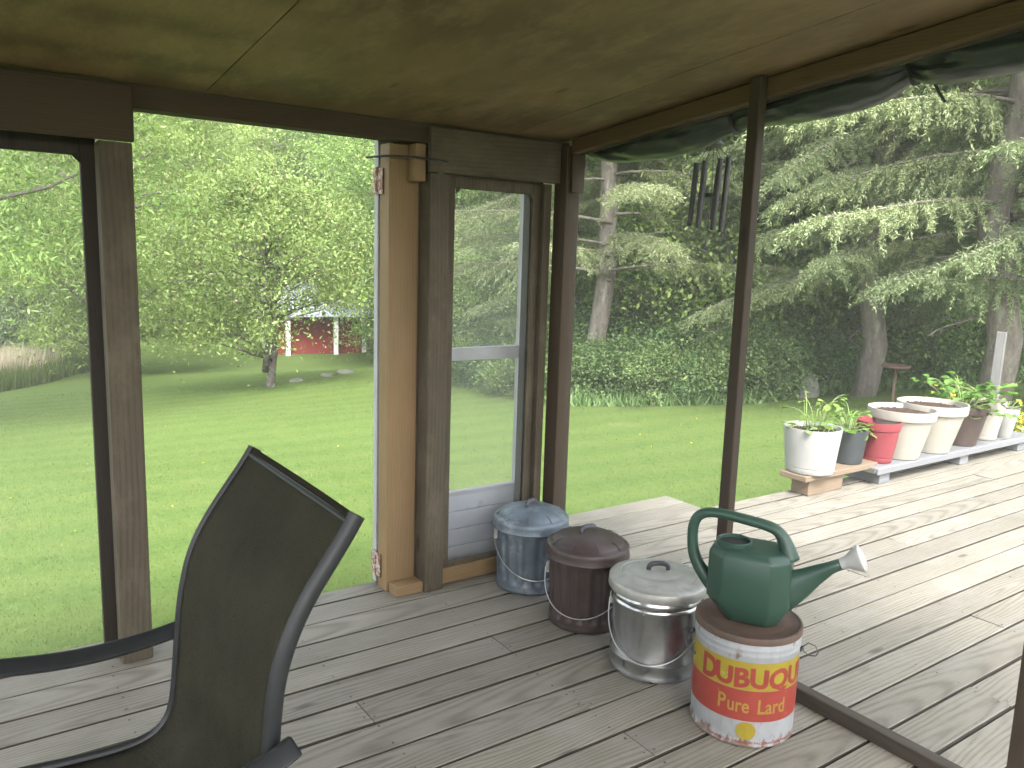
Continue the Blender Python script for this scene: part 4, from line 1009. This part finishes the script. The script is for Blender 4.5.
proto('bush', broadleaf(9, 1.9, 1.25, .12, 70, 170, .09, .055, .025, 'shrub', 'bark', .1, (.27, .17), trunks=3), 'shrub', 'bark')
proto('bushl', broadleaf(10, 2.1, 1.3, .12, 70, 150, .11, .05, .025, 'shrubl', 'bark', .2, (.30, .2), trunks=3), 'shrubl', 'bark')

TR = random.Random(21)
def tree(key, px, d, sc, name, label, cat='tree', group=None, rz=None, zs=1., names=('trunk', 'crown'), dz=0, tilt=(0, 0)):
    x, y, z = spot(px, d)
    t = thing(name, label, cat, (x, y, z + dz), TR.random() * 6.28 if rz is None else rz, group)
    t.rotation_euler[0], t.rotation_euler[1] = tilt
    t.scale = (sc, sc, sc * zs)
    for nm, me in zip(names, PROTO[key]):
        o = bpy.data.objects.new(nm, me); C.objects.link(o); o.parent = t
    return t
tree('apple', 268, 22, .98, 'apple_tree', 'small apple tree with pale forked trunk on the lawn before the red shed', 'tree', rz=0)
GS = 'big spruces at the edge of the right-hand lawn'
tree('spruce', 603, 16, 1.0, 'spruce_tree', 'big grey-trunked spruce seen just right of the porch corner post', 'tree', GS, rz=.4)
tree('spruce', 862, 15.5, 1.0, 'spruce_tree', 'spruce with pale branches and dead limbs above the big cream pots', 'tree', GS, rz=2.6)
tree('spruce', 992, 13.6, 1.12, 'spruce_tree', 'thickest spruce trunk, behind the grey post at the right edge', 'tree', GS, rz=2.0)
tree('spruce2', 940, 20, .9, 'spruce_tree', 'thinner spruce standing back between the two right-hand spruces', 'tree', GS, rz=1.0)
tree('popple', 643, 20, .8, 'slim_tree', 'slim dark tree trunk just behind the big spruce by the corner post', 'tree')
tree('popple', 672, 23, .85, 'slim_tree', 'slender tree deeper in the wood, below the wind chime', 'tree')
tree('spruce2', 1090, 14, 1.0, 'spruce_tree', 'spruce at the far right whose branches hang in from outside the frame', 'tree', GS, rz=3)
tree('spruce2', 792, 18, .9, 'spruce_tree', 'feathery spruce above the charcoal pot, right of the dark porch post', 'tree', GS, rz=5)
tree('spruce2', 702, 19.5, .85, 'spruce_tree', 'pale feathery spruce between the wind chime and the dark porch post', 'tree', GS, rz=2)
tree('spruce2', 752, 22, .95, 'spruce_tree', 'pale feathery spruce set back just right of the dark porch post', 'tree', GS, rz=4)
tree('spruce2', 562, 20, .9, 'spruce_tree', 'pale feathery spruce right behind the porch corner post', 'tree', GS, rz=1)
tree('spruce2', 505, 24, .85, 'spruce_tree', 'pale spruce seen through the screen panel beside the doorway', 'tree', GS)
# near ash reaching in from the left
tree('ashnear', -105, 18, 1.0, 'ash_tree', 'large near ash tree whose dark limbs reach in from the left edge', 'tree', rz=2.)
tree('ash', 120, 33, .95, 'ash_tree', 'bright green ash rising behind the left porch post', 'tree', rz=.5)
# the wood all round: rows of trees beyond the edge of the lawn
GL = 'bright leafy trees beyond the far lawn'
for i, (px, d, k, s_) in enumerate([(-160, 44, 'ash', 1.0), (-90, 50, 'maple', 1.1), (-20, 55, 'ash', 1.1), (40, 58, 'ash', 1.1), (85, 62, 'popple', 1.1), (135, 59, 'ash', 1.15), (180, 62, 'maple', 1.1), (222, 58, 'ash', 1.1), (262, 56, 'ash', 1.15), (303, 57, 'maple', 1.05), (345, 54, 'ash', 1.1), (385, 48, 'ash', 1.1), (362, 45, 'ash', 1.15), (318, 47, 'ash', 1.1), (200, 50, 'ash', .95), (330, 50, 'birch', .95), (10, 47, 'birch', 1.0)]):
    tree(k, px, d, s_, 'broadleaf_tree', 'bright leafy tree in the unbroken green wall of woods behind the far lawn', 'tree', GL)
for i in range(17):
    px = -180 + i * 36; tree(TR.choice(['ash', 'popple', 'maple']), px + TR.uniform(-10, 10), TR.uniform(72, 88), TR.uniform(.95, 1.15), 'broadleaf_tree', 'bright leafy tree in the unbroken green wall of woods behind the far lawn', 'tree', GL)
GR = 'leafy trees in the wood behind the spruces'
rt = [(415, 36, 'maple', .9), (440, 30, 'ash', .85), (472, 27, 'maple', .8), (530, 28, 'maple', .9), (560, 24, 'maple', .8), (585, 30, 'popple', .8), (625, 27, 'birch', .95), (690, 24, 'ash', .6), (715, 27, 'birch', .8), (745, 31, 'ash', .65), (780, 26, 'maple', .6), (810, 30, 'birch', .9), (835, 25, 'maple', .6), (885, 27, 'birch', .9), (915, 30, 'ash', .65), (965, 26, 'maple', .65), (1010, 29, 'birch', .9), (1050, 24, 'maple', .9), (1110, 28, 'maple', 1.), (760, 20, 'birch', .8), (655, 31, 'ash', 1.)]
for px, d, k, s_ in rt:
    tree(k, px, d, s_, 'broadleaf_tree', 'green leafy tree in the shady wood behind the row of spruces', 'tree', GR)
for i in range(18):
    px = 420 + i * 42; tree(TR.choice(['maple', 'popple', 'ash', 'spruce2']), px + TR.uniform(-12, 12), TR.uniform(38, 48), TR.uniform(.5, .75), 'broadleaf_tree', 'green leafy tree in the shady wood behind the row of spruces', 'tree', GR)
for px, d, s_, l in [(728, 17, 1.3, 'bright young maple behind the dark porch post'), (800, 18, 1.2, 'bright young maple rising above the white pot'), (925, 17.5, 1.1, 'bright young maple between the two right-hand spruces')]:
    tree('youngmaple', px, d, s_, 'young_tree', l, 'tree')
GSp = 'slim saplings in the undergrowth'
for px, d, s_ in [(575, 19, .8), (615, 20, .7), (660, 18, .75), (700, 19, .9), (740, 18.5, .7), (790, 19, .85), (818, 18, .7), (880, 20, .8), (905, 22, .9), (460, 22, .8), (530, 21, .8)]:
    tree('sapling', px, d, s_, 'sapling', 'slim green sapling among the undergrowth at the foot of the spruces', 'sapling', GSp, names=('stem', 'leaves'))
GB = 'dark bushes along the edge of the right-hand wood'
for i, (px, d, s_) in enumerate([(562, 15.2, .62), (585, 15.0, .75), (612, 14.7, .68), (632, 14.9, .85), (655, 14.6, .70), (678, 14.8, .82), (700, 14.6, .72), (722, 15.0, .8), (748, 15.2, .75), (772, 15.0, .68), (795, 15.4, .85), (815, 15.8, .75), (838, 16.4, .8), (870, 17, .7), (905, 17.3, .75), (935, 17.4, .7), (965, 18, .8), (1010, 18, .8), (600, 17.5, .9), (710, 18, .9), (800, 18.5, .9), (535, 16.4, .7), (510, 17, .7), (485, 18.2, .8), (462, 19, .8), (445, 21, .8), (425, 24, 1.)]):
    tree('bush', px, d + TR.uniform(-.4, 1.2), s_ * TR.uniform(.45, 1.0), 'bush', 'dark green bush in the low thicket along the edge of the right-hand wood', 'bush', GB, names=('stems', 'leaves'), zs=.9)
GF = 'pale bushes at the end of the far lawn'
for px, d, s_ in [(-40, 45, 1.5), (-5, 44, 1.3), (28, 46, 1.6), (62, 47, 1.4), (150, 49, 1.3), (178, 52, 1.5), (208, 54, 1.3), (236, 53, 1.4), (400, 34, 1.), (85, 50, 1.6), (120, 52, 1.5)]:
    tree('bushl', px, d, s_, 'bush', 'pale green bush at the far end of the lawn below the bright trees', 'bush', GF, names=('stems', 'leaves'))

# ------------------------------------------------------------------ meadow strip at left, flowers
mead = blades('meadow_grass', -120, 108, 27, 44, 26000, .55, .02, M['meadow'], .5, 1., lambda X, Y, d: d > 27 + 10 * np.clip((np.arctan2(X, Y) - .0) / .14, 0, 1) ** 1.5)
tag(mead, kind='stuff')
dry = blades('dry_grass', -120, 72, 27.5, 40, 30000, .85, .026, M['dry'], .45, 1., lambda X, Y, d: (d > 28.2 + 10 * np.clip(np.arctan2(X, Y) / .14, 0, 1)) & (d < 38 - 4 * np.clip(np.arctan2(X, Y) / .12, 0, 1)))
tag(dry, kind='stuff')
und = blades('undergrowth', 430, 1120, 14, 40, 60000, .2, .045, M['shrub'], 1.2, 1., lambda X, Y, d: d > edge_dist(X, Y) + .1)
tag(und, kind='stuff')
nd = 26; dd_ = 4.2 * (16 / 4.2) ** rng.random(nd); aa = np.array([math.atan2(*heading(p)) for p in rng.uniform(-30, 780, nd)])
X_, Y_ = dd_ * np.sin(aa), dd_ * np.cos(aa); k_ = on_lawn(X_, Y_, dd_); X_, Y_ = X_[k_], Y_[k_]
o = npmesh('dandelions', leaf_quads(np.repeat(np.stack([X_, Y_, ground(X_, Y_) + .025], 1), 5, 0), .016, .012, -.3), 4, M['flower']); tag(o, kind='stuff')
def flowers(name, label, px, d, n, rad, h):
    x, y, z = spot(px, d); t = thing(name, label, 'flowers', (x, y, z))
    P = rng.normal(size=(n, 3)) * np.array([rad, rad, h * .28]) + np.array([0, 0, h * .62]); P[:, 2] = np.abs(P[:, 2])
    npmesh('blooms', leaf_quads(P, .05, .04, -.2), 4, M['flower'], t)
    P = rng.normal(size=(n, 3)) * np.array([rad, rad, h * .25]) + np.array([0, 0, h * .4]); P[:, 2] = np.abs(P[:, 2])
    npmesh('leaves', leaf_quads(P, .09, .03, -.3), 4, M['shrubl'], t)
flowers('yellow_flowers', 'clump of yellow-flowered plants past the end of the deck at the right edge', 1022, 9.2, 1300, .34, .55)

# ------------------------------------------------------------------ red shed
sx_, sy_, sz_ = spot(317, 42)
sh = thing('red_shed', 'small red shed with white posts and pale metal roof beyond the apple tree', 'shed', (sx_, sy_, sz_ + .05), -math.radians(14))
sw, sdp, shh = 2.5, 3.4, 2.05
wl = MB().box(-sw, sw, 0, .1, -.2, shh - .02); wl.box(-sw, sw, sdp, sdp + .1, -.2, shh - .02); wl.box(sw - .1, sw, .101, sdp - .001, -.2, shh - .02)
for i in range(22): wl.box(-sw + .12 + i * .25, -sw + .15 + i * .25, -.022, -.001, -.15, shh - .03)
wl.build('wall', M['redwall'], sh)
gb = MB(); gb.loft([[(-sw - .02, -.1, -.2), (-sw - .02, sdp + .1, -.2), (-sw - .02, sdp + .1, shh), (-sw - .02, sdp / 2, shh + 1.25), (-sw - .02, -.1, shh)], [(-sw + .1, -.1, -.2), (-sw + .1, sdp + .1, -.2), (-sw + .1, sdp + .1, shh), (-sw + .1, sdp / 2, shh + 1.25), (-sw + .1, -.1, shh)]])
gb.build('gable_wall', M['whitepaint'], sh)['label'] = 'white gable end wall'
for x in (-sw + .12, -1.5, .85, sw - .08):
    MB().box(x - .11, x + .11, -.95 if x in (-1.5, .85) else -.06, -.75 if x in (-1.5, .85) else -.003, -.3, shh - .05).build('post', M['whitepaint'], sh, bevel=.01)
rf = MB()
for s_ in (0, 1):
    a = [(-sw - .25, -1.15 if s_ == 0 else sdp + .4, shh - .12 if s_ == 0 else shh), (-sw - .25, sdp / 2, shh + 1.35)]
    A = [(a[0][0], a[0][1], a[0][2]), (sw + .25, a[0][1], a[0][2]), (sw + .25, sdp / 2, shh + 1.35), (-sw - .25, sdp / 2, shh + 1.35)]
    rf.loft([A, [(p[0], p[1], p[2] + .06) for p in A]])
for i in range(16):
    x = -sw - .2 + i * (2 * sw + .4) / 15
    rf.tube([(x, -1.15, shh - .055), (x, sdp / 2, shh + 1.415)], .022, 5)
rf.build('roof', M['tin'], sh)
MB().box(-1.6, 2.9, -1.6, .0, -.42, -.06).build('gravel_apron', M['rock'], sh)
# ------------------------------------------------------------------ stones on the lawn, rusty feeder table
def stone(px, d, sx, sy, sz, seed, label):
    R = random.Random(seed); x, y, z = spot(px, d); m = MB()
    m.lathe([(.3, -.35), (.75, -.2), (1, .05), (.92, .5), (.7, .8), (.35, .95), (.0001, 1)], 14, fr=lambda r, zz, a, k: r * (1 + .12 * math.sin(3 * a + seed) + .08 * math.sin(5 * a + k + seed)))
    m.v = [(p[0] * sx, p[1] * sy, p[2] * sz) for p in m.v]
    o = m.build('field_stone', M['rock'], None, True, subd=1); o.location = (x, y, z); o.rotation_euler[2] = seed
    tag(o, label, 'stone')
stone(297, 24, .30, .22, .10, 1, 'flat pale stone in the grass just right of the apple tree foot')
stone(327, 25, .24, .22, .11, 2, 'pale stone in the middle of the three stones right of the apple tree')
stone(346, 25.5, .32, .24, .12, 3, 'pale stone farthest right of the apple tree, nearest the pine board')
stone(808, 15.3, .2, .2, .42, 4, 'rounded boulder half hidden in the bushes above the white pot')
x, y, z = spot(894, 13.2)
ft = thing('feeder_table', 'small rusty round table on a thin stand at the edge of the wood', 'table', (x, y, z))
MB().lathe([(.001, .66), (.18, .66), (.20, .67), (.205, .70), (.19, .705), (.001, .69)], 24).build('tabletop', M['rust'], ft, True)
MB().tube([(0, 0, 0), (.01, 0, .66)], .022, 8).build('stand', M['rust'], ft, True)
MB().lathe([(.13, 0), (.12, .03), (.03, .05)], 16).build('base', M['rust'], ft, True)

# ------------------------------------------------------------------ thin haze volume, added to lighten the woods
hz = MB().box(-130, 130, -40, 130, -16, 24).build('haze', None)
m = bpy.data.materials.new('added_haze'); m.use_nodes = True; nt = m.node_tree; nt.nodes.clear()
out = nt.nodes.new('ShaderNodeOutputMaterial'); pv = nt.nodes.new('ShaderNodeVolumePrincipled')
pv.inputs['Color'].default_value = (.95, .96, .90, 1); pv.inputs['Density'].default_value = .0019; pv.inputs['Anisotropy'].default_value = .2
L(nt, pv.outputs[0], out.inputs['Volume']); hz.data.materials.append(m); tag(hz, kind='stuff')
cy.volume_bounces = 0
